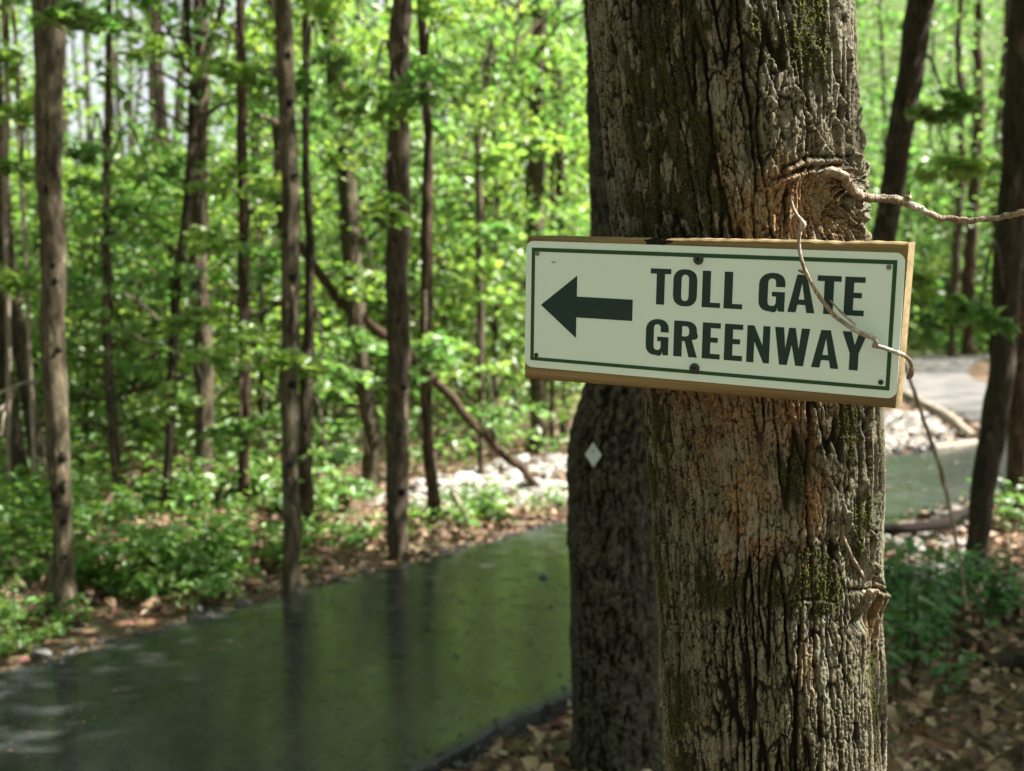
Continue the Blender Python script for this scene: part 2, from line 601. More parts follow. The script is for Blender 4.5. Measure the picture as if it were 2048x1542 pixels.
def build_ground():
    mb = MB()
    def sheet(xs, ys):
        X, Y = np.meshgrid(xs, ys)
        Z = gh(X, Y)
        nx, ny = len(xs), len(ys)
        i = np.arange(ny - 1)[:, None] * nx + np.arange(nx - 1)[None]
        mb.add(np.stack([X, Y, Z], -1), np.stack([i, i + 1, i + nx + 1, i + nx], -1))
    xs = np.concatenate([np.linspace(-300, -14, 16)[:-1], np.linspace(-14, 14, 141), np.linspace(14, 300, 16)[1:]])
    ys = np.concatenate([np.linspace(-200, -4, 12)[:-1], np.linspace(-4, 20, 131), np.linspace(20, 120, 41)[1:], np.linspace(120, 320, 8)[1:]])
    sheet(xs, ys)
    tag(mb.build("ground", M_GROUND), "brown leaf strewn forest floor", None, None, "structure")


build_ground()


def build_path():
    mb = MB()
    n = 420
    P = resample2(PATH[::6], n)
    T = np.gradient(P, axis=0); T /= np.linalg.norm(T, axis=1)[:, None]
    Nn = np.stack([T[:, 1], -T[:, 0]], 1)
    cols = np.array([-1.012, -1.0, -.985, -.95, -.85, -.5, -.15, .2, .55, .85, .95, .985, 1.0, 1.012])
    V = np.zeros((n, len(cols), 3))
    s = np.arange(n) * .12
    for j, c in enumerate(cols):
        e = HALF * c
        if abs(c) >= .98:
            e = e + .05 * pn(s * 1.7, s * 0 + np.sign(c) * 3, 5) + .03 * pn(s * 6, s * 0 + np.sign(c) * 5, 6)
        V[:, j, :2] = P + Nn * e[:, None] if np.ndim(e) else P + Nn * e
        V[:, j, 2] = (.03 if abs(c) < 1.01 else -.03) - (.008 if abs(abs(c) - 1) < .01 else 0)
    i = np.arange(n - 1)[:, None] * len(cols) + np.arange(len(cols) - 1)[None]
    mb.add(V, np.stack([i, i + 1, i + len(cols) + 1, i + len(cols)], -1))
    o = mb.build("path", M_ASPHALT, None, False)
    a_ = o.data.attributes.new("edge", 'FLOAT', 'POINT')
    a_.data.foreach_set("value", (np.abs(cols)[None] * np.ones((n, 1))).astype(np.float32).ravel())
    tag(o, "wet dark asphalt greenway path curving through the wood", None, None, "structure")


build_path()

# ------------------------------------------------------------------ the big tree with the sign
TD = 1.654
CEN = np.array([(-700, 1395, 560), (-200, 1420, 530), (0, 1434, 512), (250, 1452, 500), (470, 1470, 492), (640, 1492, 480), (800, 1518, 465), (1000, 1529, 448), (1200, 1533, 440), (1542, 1547, 436), (2000, 1562, 460), (3000, 1590, 620)], float)
CZ = np.array([at(c[1], c[0], TD)[2] for c in CEN]); CX = np.array([at(c[1], c[0], TD)[0] for c in CEN]); CR = np.array([TD * math.sin(math.atan(c[2] / 2 / F)) for c in CEN])
_o = np.argsort(CZ); CZ, CX, CR = CZ[_o], CX[_o], CR[_o]
VIEW = math.atan2(0.311, TD)           # the side of the trunk that faces the camera
RS = 0.168


def tree_axis(z):
    z = np.asarray(z, float)
    return np.interp(z, CZ, CX), np.interp(z, CZ, CR)


def sz(px, py):
    """pixel on the trunk -> (arc length, height) on the bark"""
    c = np.interp(py, CEN[:, 0], CEN[:, 1]); hw = np.interp(py, CEN[:, 0], CEN[:, 2]) / 2
    sth = np.clip((px - c) / hw, -.985, .985)
    th = math.asin(sth)
    z = at(px, py, TD - RS * math.cos(th))[2]
    return th * RS, z


def poly_dist(s, z, pts, aspect=1.0):
    best = np.full(s.shape, 9.0); side = np.zeros(s.shape)
    for (a, b) in zip(pts[:-1], pts[1:]):
        ax, ay = a; bx, by = b
        dx, dy = bx - ax, by - ay
        t = np.clip(((s - ax) * dx + (z - ay) * dy) / (dx * dx + dy * dy + 1e-12), 0, 1)
        ex, ey = s - ax - t * dx, z - ay - t * dy
        d = np.hypot(ex, ey)
        m = d < best
        best = np.where(m, d, best)
        side = np.where(m, np.sign(ex * dy - ey * dx), side)
    return best, side


def blob(s, z, px, py, wx, wz):
    cs, cz = sz(px, py)
    k = TD / F
    return np.exp(-((s - cs) / (wx * k))**2 - ((z - cz) / (wz * k))**2)


RIDGES = [
    ([(1578, 190), (1602, 255), (1628, 305), (1655, 345)], 7, .013),
    ([(1612, 110), (1634, 215), (1662, 290), (1690, 355)], 7, .012),
    ([(1652, 0), (1668, 120), (1686, 240), (1704, 350)], 8, .013),
    ([(1600, -60), (1622, 60), (1646, 160), (1672, 270)], 6, .008),
    ([(1668, 362), (1640, 395), (1624, 428), (1632, 470), (1645, 520)], 7, .010),
    ([(1688, 365), (1690, 420), (1692, 520)], 5, .009),
    ([(1706, 380), (1708, 450), (1708, 540)], 7, .011),
    ([(1540, 372), (1590, 350), (1650, 345)], 7, .006),
    ([(1560, 345), (1600, 325), (1655, 330)], 6, .005),
    ([(1674, 1022), (1690, 1080), (1714, 1130), (1738, 1172)], 6, .013),
    ([(1706, 960), (1718, 1050), (1734, 1120), (1744, 1170)], 6, .010),
    ([(1690, 1186), (1720, 1184), (1746, 1182)], 7, .005),
    ([(1585, 1212), (1630, 1206), (1655, 1212)], 5, .004),
    ([(1738, 1200), (1746, 1280), (1750, 1400)], 7, .010),
    ([(1690, 1230), (1668, 1270), (1660, 1330)], 6, .005),
    ([(1722, 800), (1728, 900), (1735, 1000)], 6, .009),
    ([(1700, 820), (1706, 900), (1704, 990)], 5, .007),
]


def bark_fields(th, z, hero=True, R=RS, seed=0):
    s = th * R
    k = TD / F
    sw = s + .0050 * fbm(s * 14, z * 5, 11 + seed, 3) + .0020 * pn(s * 60, z * 22, 12 + seed)
    zw = z + .016 * pn(s * 22 + 9, z * 12, 13 + seed)
    tanm = np.zeros(s.shape); smooth = np.zeros(s.shape); moss = np.zeros(s.shape); flank = np.zeros(s.shape); strip = np.zeros(s.shape)
    if hero:
        # grain flows into the two branch collars
        for (px, py, wx, wz, amt) in ((1662, 348, 110, 180, .55), (1735, 1182, 80, 120, .5)):
            cs, cz = sz(px, py)
            g = np.exp(-((s - cs) / (wx * k))**2 - ((z - cz) / (wz * k))**2)
            sw = cs + (sw - cs) * (1 + amt * g)
        for a in ((1650, 190, 75, 210, 1.0), (1690, 260, 50, 160, 1.0), (1705, 1080, 45, 110, 1.0)):
            strip = np.maximum(strip, a[4] * blob(s, z, *a[:4]))
        cs, cz = sz(1668, 352)
        rr = np.hypot(s - cs, (z - cz)); an = np.arctan2(s - cs, cz - z)
        wgt = np.exp(-((rr - .035) / .030)**2) * sst(.01, -.03, z - cz + .0) * .35
        sw = sw * (1 - wgt) + (rr * 1.15 + .3) * wgt
        zw = zw * (1 - wgt) + (an * .05) * wgt
        for a in ((1470, 900, 90, 150, .22), (1430, 850, 70, 100, .2), (1580, 840, 50, 60, .45), (1585, 425, 115, 80, 1.0), (1500, 440, 50, 50, .7), (1560, 375, 60, 40, .7), (1490, 1010, 50, 110, .55), (1608, 1010, 22, 110, .9), (1735, 1250, 22, 70, .8), (1610, 1330, 20, 50, .5)):
            tanm = np.maximum(tanm, a[4] * blob(s, z, *a[:4]))
        tanm = np.clip(tanm + .35 * fbm(s * 40, z * 18, 31, 4) * (tanm > .04), 0, 1)
        for a in ((1470, 900, 95, 140, 1.0), (1420, 840, 70, 80, .8), (1585, 430, 80, 70, .55)):
            smooth = np.maximum(smooth, a[4] * blob(s, z, *a[:4]))
        smooth = np.clip(smooth + .5 * fbm(s * 22, z * 10, 33, 4) * sst(.05, .3, smooth), 0, 1)
        for a in ((1340, 260, 75, 160, 1.0), (1360, 60, 60, 90, .9), (1480, 60, 40, 70, .6), (1300, 420, 70, 70, .7), (1590, 60, 60, 100, .8), (1330, 900, 30, 120, .8), (1620, 1170, 70, 60, 1.0),
                  (1440, 1190, 80, 40, .6), (1570, 960, 40, 60, .5), (1680, 860, 40, 90, .6), (1360, 1460, 60, 130, .7), (1312, 1000, 22, 260, .8), (1328, 1250, 18, 260, .7), (1330, 830, 40, 60, .8), (1500, 260, 30, 90, .5), (1420, 330, 30, 120, .6), (1480, 1330, 30, 80, .5), (1560, 1180, 60, 40, .6), (1700, 1060, 30, 90, .7), (1740, 1380, 26, 130, .8)):
            moss = np.maximum(moss, a[4] * blob(s, z, *a[:4]))
        flank = sst(.62, .92, np.sin(np.clip(th, -1.57, 1.57)))
        strip = np.clip(np.maximum(sst(.1, .5, strip), flank) , 0, 1)
    ff = fbm(s * 55, z * 20, 21 + seed, 5)
    moss = np.clip(moss * 1.7 + .30 * fbm(s * 9, z * 5, 41 + seed, 3) - .10, 0, 1) * sst(-.50, .10, ff)
    jag = .0014 * fbm(s * 150, z * 70, 14 + seed, 2)
    sj = sw + jag; zj = zw + .004 * pn(s * 90, z * 60, 15 + seed)
    # long fissures between the ridges
    r = np.abs(pn(sj / .021, zj / .24, 51 + seed)) * 1.2
    fis = sst(.02, .16, r)
    r2 = np.abs(pn(sj / .0105 + 5, zj / .10, 52 + seed)) * 1.2
    fis2 = sst(.01, .12, r2)
    f1, f2, cid = vor(sj / .0115, zj / .062, 53 + seed)
    plate = sst(.03, .17, f2 - f1)
    g1, g2, gid = vor(sj / .0058 + .3 * fis, zj / .0190, 54 + seed)
    crack = sst(.02, .14, g2 - g1)
    gran = fbm(s * 230, z * 140, 55 + seed, 3)
    fib = pn(sj * 420, zw * 38, 56 + seed)
    deep = 1 - .82 * smooth
    lay = (cid - .5) * .0038 + (gid - .5) * .0018
    h = deep * (.0090 * fis + .0034 * fis2 * fis + .0028 * plate + lay * fis) + .0012 * crack * (.45 + .55 * deep) + .0008 * gran + .0004 * fib
    ls = sst(.0, .16, np.abs(pn(sw / .015, zw / .80, 59)) * 1.6)
    ls2 = sst(.0, .11, np.abs(pn(sj / .0062, zj / .22, 60)) * 1.4)
    hs = .0105 * ls + .0028 * ls2 + .0008 * crack + .0007 * gran + .0004 * fib
    h = h * (1 - .88 * strip) + hs * .88 * strip
    h = h + .0035 * fbm(s * 9, z * 4, 57 + seed, 2)
    plates = np.clip(fis * (.35 + .65 * plate) * (.55 + .45 * fis2) * (.6 + .4 * crack), 0, 1)
    plates = plates * (1 - strip) + strip * np.clip(ls * (.45 + .55 * ls2), 0, 1)
    plates = np.clip(plates + smooth * .55 * (.5 + .5 * crack), 0, 1)
    if hero:
        fr = np.abs(pn(sw / .020, zw / .75, 58)) * 1.6
        h = h + flank * (.013 * sst(0, .45, fr) - .006)
        plates = plates * (1 - flank * (1 - sst(0, .30, fr)) * .8)
        for pts, wd, H in RIDGES:
            pp = [sz(*p) for p in pts]
            d, side = poly_dist(s + .0012 * pn(s * 70, z * 70, 61), z, pp)
            wdm = wd * k * .80
            # a flap: gentle slope on the left, sharp lip on the right
            cr = np.where(side > 0, np.exp(-d / (2.3 * wdm)), np.exp(-(d / (.55 * wdm))**2)) * (.88 + .25 * pn(s * 60, z * 30, 62))
            gap = np.exp(-((d - 1.7 * wdm) / (.75 * wdm))**2) * (side < 0)
            h = h + .85 * H * cr - .55 * H * gap
            plates = np.maximum(plates * (1 - .8 * gap), np.exp(-(d / (.9 * wdm))**2) * (.65 + .35 * crack))
        cs, cz = sz(1664, 352)
        rr = np.hypot((s - cs), (z - cz))
        h = h + .013 * np.exp(-(rr / .035)**2)
        cs, cz = sz(1676, 362)
        h = h - .016 * np.exp(-((s - cs) / .010)**2 - ((z - cz) / .007)**2)
        cs, cz = sz(1742, 1184)
        h = h + .007 * np.exp(-(np.hypot(s - cs, z - cz) / .026)**2)
        # small overhanging shelf of bark under the lower collar
        cs, cz = sz(1715, 1200)
        h = h - .010 * np.exp(-((s - cs) / .028)**2 - ((z - cz + .020) / .014)**2)
    lich = sst(.42, .75, fbm(s * 30 + 3, z * 18, 71 + seed, 4) + .35 * plates)
    h = h + .0016 * moss * (.6 + .4 * gran)
    tone = np.clip(.5 * cid + .35 * gid + .15 + .35 * fbm(s * 26, z * 9, 73 + seed, 3), 0, 1)
    fine = crack * (.35 + .65 * sst(-.25, .15, gran))
    return h, plates, moss, tanm, lich, tone, fine


def hero_bark_mat(k=1.0, name="rough_mossy_bark"):
    m, n, out = new_mat(name)

    def at_(nm):
        a = n.nodes.new("ShaderNodeAttribute"); a.attribute_name = nm
        return a.outputs["Fac"]
    fine = noise(n, 1.0, 6, 0.7, geo_pos(n, (170, 170, 60)))
    big = noise(n, 1.0, 4, 0.6, geo_pos(n, (16, 16, 8)))
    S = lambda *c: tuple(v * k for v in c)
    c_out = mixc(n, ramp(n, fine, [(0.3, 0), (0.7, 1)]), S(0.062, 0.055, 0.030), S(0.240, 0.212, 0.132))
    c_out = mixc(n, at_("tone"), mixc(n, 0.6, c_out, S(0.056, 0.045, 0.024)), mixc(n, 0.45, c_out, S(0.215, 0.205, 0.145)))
    c_in = mixc(n, fine, S(0.006, 0.0055, 0.003), S(0.018, 0.014, 0.007))
    c = mixc(n, ramp(n, at_("plate"), [(0.36, 0), (0.80, 1)]), c_in, c_out)
    c_t = mixc(n, ramp(n, fine, [(0.3, 0), (0.75, 1)]), S(0.185, 0.098, 0.040), S(0.400, 0.245, 0.120))
    c_t2 = mixc(n, ramp(n, at_("plate"), [(0.12, 0), (0.45, 1)]), S(0.040, 0.020, 0.010), c_t)
    c = mixc(n, at_("tan"), c, c_t2)
    c = mixc(n, ramp(n, at_("fine"), [(0.10, 0.88), (0.55, 0.0)]), c, S(0.012, 0.011, 0.007))
    c = mixc(n, ramp(n, at_("lich"), [(0.3, 0), (0.9, 0.42)]), c, S(0.230, 0.230, 0.175))
    c = mixc(n, ramp(n, at_("moss"), [(0.08, 0), (0.45, 0.93)]), c, mixc(n, fine, S(0.009, 0.009, 0.004), S(0.040, 0.037, 0.015)))
    sc = n.nodes.new("ShaderNodeTexVoronoi"); sc.feature = 'DISTANCE_TO_EDGE'; sc.inputs["Scale"].default_value = 1.0
    n.links.new(geo_pos(n, (330, 330, 170)), sc.inputs["Vector"])
    c = mixc(n, ramp(n, sc.outputs["Distance"], [(0.02, 0.45), (0.10, 0.0)]), c, S(0.020, 0.014, 0.009))
    fb = noise(n, 1.0, 5, 0.7, geo_pos(n, (420, 420, 130)))
    principled(n, out, c, 0.88, bump(n, fb, 0.7, 0.0045), 0.25)
    return m


M_HERO = hero_bark_mat()


def bark_column(name, axis_fn, y_fn, thetas, zs, parent, mat, **kw):
    TH, Z = np.meshgrid(thetas, zs)
    h, pl, mo, ta, li, to, fi = bark_fields(TH, Z, **kw)
    if not kw.get("hero", True):
        h = h * 1.5 + .012 * fbm(TH * 1.2, Z * 1.4, 97, 3)
    ax, r = axis_fn(Z)
    ay = y_fn(Z)
    rad = r + h - .0165
    a = TH + kw.get("R", 0) * 0
    # theta 0 faces the camera; positive theta turns to the right-hand flank
    dx = np.sin(a - VIEW); dy = -np.cos(a - VIEW)
    V = np.stack([ax + rad * dx, ay + rad * dy, Z], -1)
    nz_, nt_ = Z.shape
    i = np.arange(nz_ - 1)[:, None] * nt_; j = np.arange(nt_)[None]; k = (j + 1) % nt_
    q = np.stack([i + j, i + k, i + nt_ + k, i + nt_ + j], -1)
    mb = MB().add(V, q)
    o = mb.build(name, mat, parent)
    for nm, a_ in (("plate", pl), ("moss", mo), ("tan", ta), ("lich", li), ("tone", to), ("fine", fi)):
        at_ = o.data.attributes.new(nm, 'FLOAT', 'POINT')
        at_.data.foreach_set("value", a_.astype(np.float32).ravel())
    return o, V, mo


big = thing("big_tree", "thick mossy ridged trunk in front that carries the green and white sign", "tree", (CX[3], TD, 0))
BIGLOC = np.array([CX[3], TD, 0])
th_front = np.linspace(-math.radians(108), math.radians(108), 410)
th_back = np.linspace(math.radians(112), math.radians(248), 36)
thetas = np.concatenate([th_front, th_back])
zs = np.concatenate([np.linspace(-.06, .90, 50)[:-1], np.linspace(.90, 2.10, 880), np.linspace(2.10, 6.5, 90)[1:]])
trunk, TV, TM = bark_column("trunk", tree_axis, lambda z: np.full(z.shape, TD), thetas, zs, None, M_HERO)
trunk.parent = big
trunk.location = -BIGLOC


def child_at(o, parent):
    """parent keeping the world place of a mesh built in world coordinates"""
    o.parent = parent
    o.location = -Vector(parent.location)
    return o


# tufts of moss standing proud on the sunlit flank and on the dark patches
def moss_tufts():
    mb = MB()
    nv = TV.reshape(-1, 3); mm = TM.ravel()
    TH, Z = np.meshgrid(thetas, zs)
    ok = (mm > .45) & (Z.ravel() > .9) & (Z.ravel() < 2.1) & (TH.ravel() > -1.6) & (TH.ravel() < 1.7)
    idx = np.flatnonzero(ok)
    idx = rng.choice(idx, 14000)
    C = nv[idx]; th = TH.ravel()[idx] - VIEW
    nr = np.stack([np.sin(th), -np.cos(th), np.zeros(len(th))], 1)
    d = nr + rng.normal(0, .55, C.shape); d /= np.linalg.norm(d, axis=1)[:, None]
    sd = np.cross(d, rng.normal(0, 1, C.shape)); sd /= np.linalg.norm(sd, axis=1)[:, None]
    L = (.0015 + .0032 * rng.random(len(C)))[:, None]
    v = np.stack([C + sd * .0007, C - sd * .0007, C + d * L], 1).reshape(-1, 3)
    mb.add(v, None, np.arange(len(C) * 3).reshape(-1, 3))
    m = leaf_mat("moss", (0.060, 0.066, 0.016), (0.060, 0.070, 0.012), gloss=0.0)
    o = mb.build("moss", m, None, False)
    child_at(o, big)
    tag(o, "tiny green moss tufts on the bark", None, None, "stuff")


moss_tufts()


def flank_point(px, py, out=0.0):
    """a point on (or off) the bark of the big trunk seen at a pixel"""
    c = np.interp(py, CEN[:, 0], CEN[:, 1]); hw = np.interp(py, CEN[:, 0], CEN[:, 2]) / 2
    th = math.asin(np.clip((px - c) / hw, -.99, .99))
    Y = TD - (RS + out) * math.cos(th - VIEW * 0)
    return at(px, py, Y)


def px_tube(name, pts, mat, parent=None, sides=8, n=60, wob=.15, seed=1):
    """pts: (px, py, depth Y, width px)"""
    P = np.array([[*at(a, b, Y), w * Y / F / 2] for (a, b, Y, w) in pts])
    Q = resample(P, n)
    w_ = np.arange(n) * 1.0
    for ax_ in range(3):
        Q[1:-1, ax_] += (Q[:, 3].mean() * .45 * fbm(w_ * .21, w_ * 0 + seed * 7 + ax_ * 3, 93, 3))[1:-1]
    Q[:, 3] *= 1 + .22 * pn(w_ * .45, w_ * 0 + seed, 94)
    v, q, t = tube_arrays(Q[:, :3], np.maximum(Q[:, 3], .0004), sides, wob, seed)
    o = MB().add(v, q, t).build(name, mat)
    if parent is not None:
        child_at(o, parent)
    return o


br = px_tube("branch", [(1640, 352, 1.520, 15), (1656, 345, 1.506, 21), (1674, 346, 1.500, 21), (1692, 360, 1.506, 20), (1708, 383, 1.522, 21), (1722, 393, 1.54, 18), (1740, 396, 1.545, 17), (1770, 398, 1.55, 16), (1806, 403, 1.55, 17), (1830, 414, 1.55, 15), (1858, 428, 1.55, 13),
                        (1890, 437, 1.55, 13), (1935, 440, 1.545, 12), (1990, 436, 1.54, 12), (2050, 424, 1.52, 12), (2120, 408, 1.50, 10)], M_TWIG, big, 12, 120, .22, 3)
px_tube("branch_root", [(1704, 380, 1.535, 20), (1700, 410, 1.545, 17), (1699, 440, 1.555, 15), (1703, 480, 1.56, 14), (1708, 530, 1.57, 12)], M_TWIG, big, 10, 40, .2, 5)
px_tube("bud", [(1808, 402, 1.55, 14), (1816, 394, 1.549, 13), (1820, 383, 1.548, 4)], M_TWIG, big, 8, 10, .1, 6)
px_tube("branch_stub", [(1700, 1190, 1.545, 16), (1728, 1186, 1.54, 16), (1748, 1183, 1.535, 13), (1760, 1184, 1.53, 7)], M_TWIG, big, 9, 24, .3, 8)
px_tube("bark_flake", [(1672, 1020, 1.523, 5), (1684, 1065, 1.519, 8), (1700, 1105, 1.522, 8), (1724, 1148, 1.535, 7), (1740, 1178, 1.55, 4)], M_TWIG, big, 7, 40, .4, 9)

# ------------------------------------------------------------------ the sign
YAW, PIT, ROL = -.4968, .133, .086
SPOS = np.array([.2277, 1.4611, .0864])
PW, PH = .4766, .165
Rz = Matrix.Rotation(YAW, 3, 'Z'); Rx = Matrix.Rotation(PIT, 3, 'X'); Ry = Matrix.Rotation(ROL, 3, 'Y')
Rcam = Matrix.Rotation(-PITCH, 3, 'X')
SROT = (Rcam @ Rz @ Rx @ Ry).to_4x4()
sp = Rcam @ Vector(SPOS)
sign = thing("trail_sign", "white direction sign with a dark left arrow, screwed on a board on the thick trunk", "sign")
sign.matrix_world = Matrix.Translation((sp.x, sp.y, sp.z + CAMZ)) @ SROT
# local frame of the sign: x right, z up, -y towards the viewer; the plate's face lies at y = 0


def wood_mat():
    m, n, out = new_mat("treated_pine_board")
    p = coords(n, (3, 120, 120))
    g = noise(n, 1.0, 5, 0.6, coords(n, (2.2, 30, 95)), 0.8)
    f = noise(n, 1.0, 4, 0.6, coords(n, (12, 400, 400)))
    st = noise(n, 7, 3, 0.5, coords(n))
    c = mixc(n, ramp(n, g, [(0.34, 0), (0.62, 1)]), (0.095, 0.066, 0.028), (0.205, 0.148, 0.068))
    c = mixc(n, ramp(n, f, [(0.45, 0), (0.8, 0.35)]), c, (0.13, 0.085, 0.035))
    c = mixc(n, ramp(n, st, [(0.55, 0), (0.75, 0.45)]), c, (0.16, 0.14, 0.06))
    principled(n, out, c, 0.75, bump(n, g, 0.35, 0.003), 0.3)
    return m


M_WOOD = wood_mat()
M_PLATE = simple_mat("white_sign_plate", (0.53, 0.68, 0.665), 0.40, 0.5, 0, 0.03, 9)
M_BORDER = simple_mat("dark_green_print", (0.008, 0.055, 0.018), 0.45, 0.28, 0, 0.1)
M_PRINT = simple_mat("dark_teal_print", (0.003, 0.026, 0.024), 0.45, 0.28, 0, 0.1)
M_SCREW = simple_mat("black_screw_head", (0.022, 0.022, 0.022), 0.45, 0.5, 0.3, 0.3)
M_STEEL = simple_mat("dull_screw_steel", (0.17, 0.18, 0.16), 0.5, 0.5, 0.6, 0.2)


def slab(outline, y0, y1, holes=(), bevel=0.0):
    """extrude an x/z outline between y0 (towards the viewer) and y1"""
    rings = [list(outline)] + [list(h) for h in holes]
    flat = [p for r in rings for p in r]
    tri = tessellate_polygon([[Vector((x, z, 0)) for x, z in r] for r in rings])
    mb = MB()
    P = np.array(flat)
    n = len(P)
    V = np.concatenate([np.c_[P[:, 0], np.full(n, y0), P[:, 1]], np.c_[P[:, 0], np.full(n, y1), P[:, 1]]])
    T = []
    for a, b, c in tri:
        ar = (P[b][0] - P[a][0]) * (P[c][1] - P[a][1]) - (P[b][1] - P[a][1]) * (P[c][0] - P[a][0])
        if ar < 0: a, b = b, a
        T.append((a, b, c)); T.append((b + n, a + n, c + n))
    Q = []
    st = 0
    for r in rings:
        m = len(r)
        for i in range(m):
            a, b = st + i, st + (i + 1) % m
            Q.append((a, a + n, b + n, b))
        st += m
    mb.add(V, Q, T)
    return mb


def rrect(x0, z0, x1, z1, r, k=7):
    out = []
    for cx, cz, a0 in ((x1 - r, z1 - r, 0), (x0 + r, z1 - r, 90), (x0 + r, z0 + r, 180), (x1 - r, z0 + r, 270)):
        for i in range(k + 1):
            a = math.radians(a0 + 90 * i / k)
            out.append((cx + r * math.cos(a), cz + r * math.sin(a)))
    return out


def board_mesh():
    """a sawn board with slightly uneven arrises, from its measured corners"""
    mb = MB()
    nx, nzz = 150, 8
    u = np.linspace(0, 1, nx)
    t0 = np.array([-.2368, .0885]); t1 = np.array([.2408, .0945]); b0 = np.array([-.2385, -.0985]); b1 = np.array([.2376, -.0938])
    rows = []
    D = .040
    nsx = pn(u * 40, u * 0 + 2, 81) * .0009 + pn(u * 9, u * 0 + 5, 82) * .0012
    nsb = pn(u * 35, u * 0 + 7, 83) * .0008
    notch = -.0045 * np.exp(-((u - .375) / .022)**2)
    top = t0 + (t1 - t0) * u[:, None]; top[:, 1] += nsx + notch
    bot = b0 + (b1 - b0) * u[:, None]; bot[:, 1] += nsb
    # ring of profile points around the section: (which edge, y, inset)
    bev = .0022
    prof = []
    yF, yB = .0016, .0016 + D
    def P(e, y, dz):
        src = top if e else bot
        return np.c_[src[:, 0], np.full(nx, y), src[:, 1] + dz]
    ring = [P(0, yF + bev, 0), P(0, yF, bev), P(1, yF, -bev), P(1, yF + bev, 0), P(1, yB - bev, -.0003), P(1, yB, -bev), P(0, yB, bev), P(0, yB - bev, .0003)]
    V = np.stack(ring, 1)
    k = len(ring)
    i = np.arange(nx - 1)[:, None] * k; j = np.arange(k)[None]; jj = (j + 1) % k
    q = np.stack([i + j, i + k + j, i + k + jj, i + jj], -1)
    mb.add(V, q)
    for e, flip in ((0, 1), (nx - 1, 0)):
        E = V[e]
        tr = [(0, a, a + 1) if flip else (0, a + 1, a) for a in range(1, k - 1)]
        mb.add(E, None, tr)
    return mb


board_mesh().build("board", M_WOOD, sign, False)
# dark wane with a scrap of bark in the top arris
wz = []
for i in range(26):
    a = 2 * math.pi * i / 26
    wz.append((-.0585 + .0175 * math.cos(a) * (1 + .25 * math.sin(3 * a + 1)), .0862 + .0044 * math.sin(a) * (1 + .35 * math.sin(5 * a))))
slab(wz, .0008, .0022).build("bark_scrap", M_SCAR, sign, False)

plate = slab(rrect(-PW / 2, -PH / 2, PW / 2, PH / 2, .0105), 0.0, .0015).build("plate", M_PLATE, sign, False)
TOPY = -.00025
bo = [(-.2300, -.0732), (.2300, -.0736), (.2301, .0743), (-.2301, .0740)]
bi = [(-.2250, -.0687), (.2254, -.0691), (.2254, .0694), (-.2252, .0689)]
slab(bo, TOPY, -.00002, [bi]).build("border", M_BORDER, plate, False)
arrow = [(-215.7, .3), (-164.4, 40.3), (-164.4, 13.6), (-87.2, 13.6), (-87.2, -13.2), (-164.4, -13.2), (-164.4, -39.9)]
slab([(x / 1000, z / 1000) for x, z in arrow], TOPY, -.00002).build("arrow", M_PRINT, plate, False)


def qarc(x0, y0, cx, cy, x1, y1, k=7, p=2.35):
    """superelliptic quarter from (x0,y0) to (x1,y1) round the centre (cx,cy)"""
    pts = []
    for i in range(1, k):
        a = math.pi / 2 * i / k
        ca, sa = math.cos(a)**(2 / p), math.sin(a)**(2 / p)
        pts.append((cx + (x0 - cx) * ca + (x1 - cx) * sa, cy + (y0 - cy) * ca + (y1 - cy) * sa))
    return [(x0, y0)] + pts + [(x1, y1)]


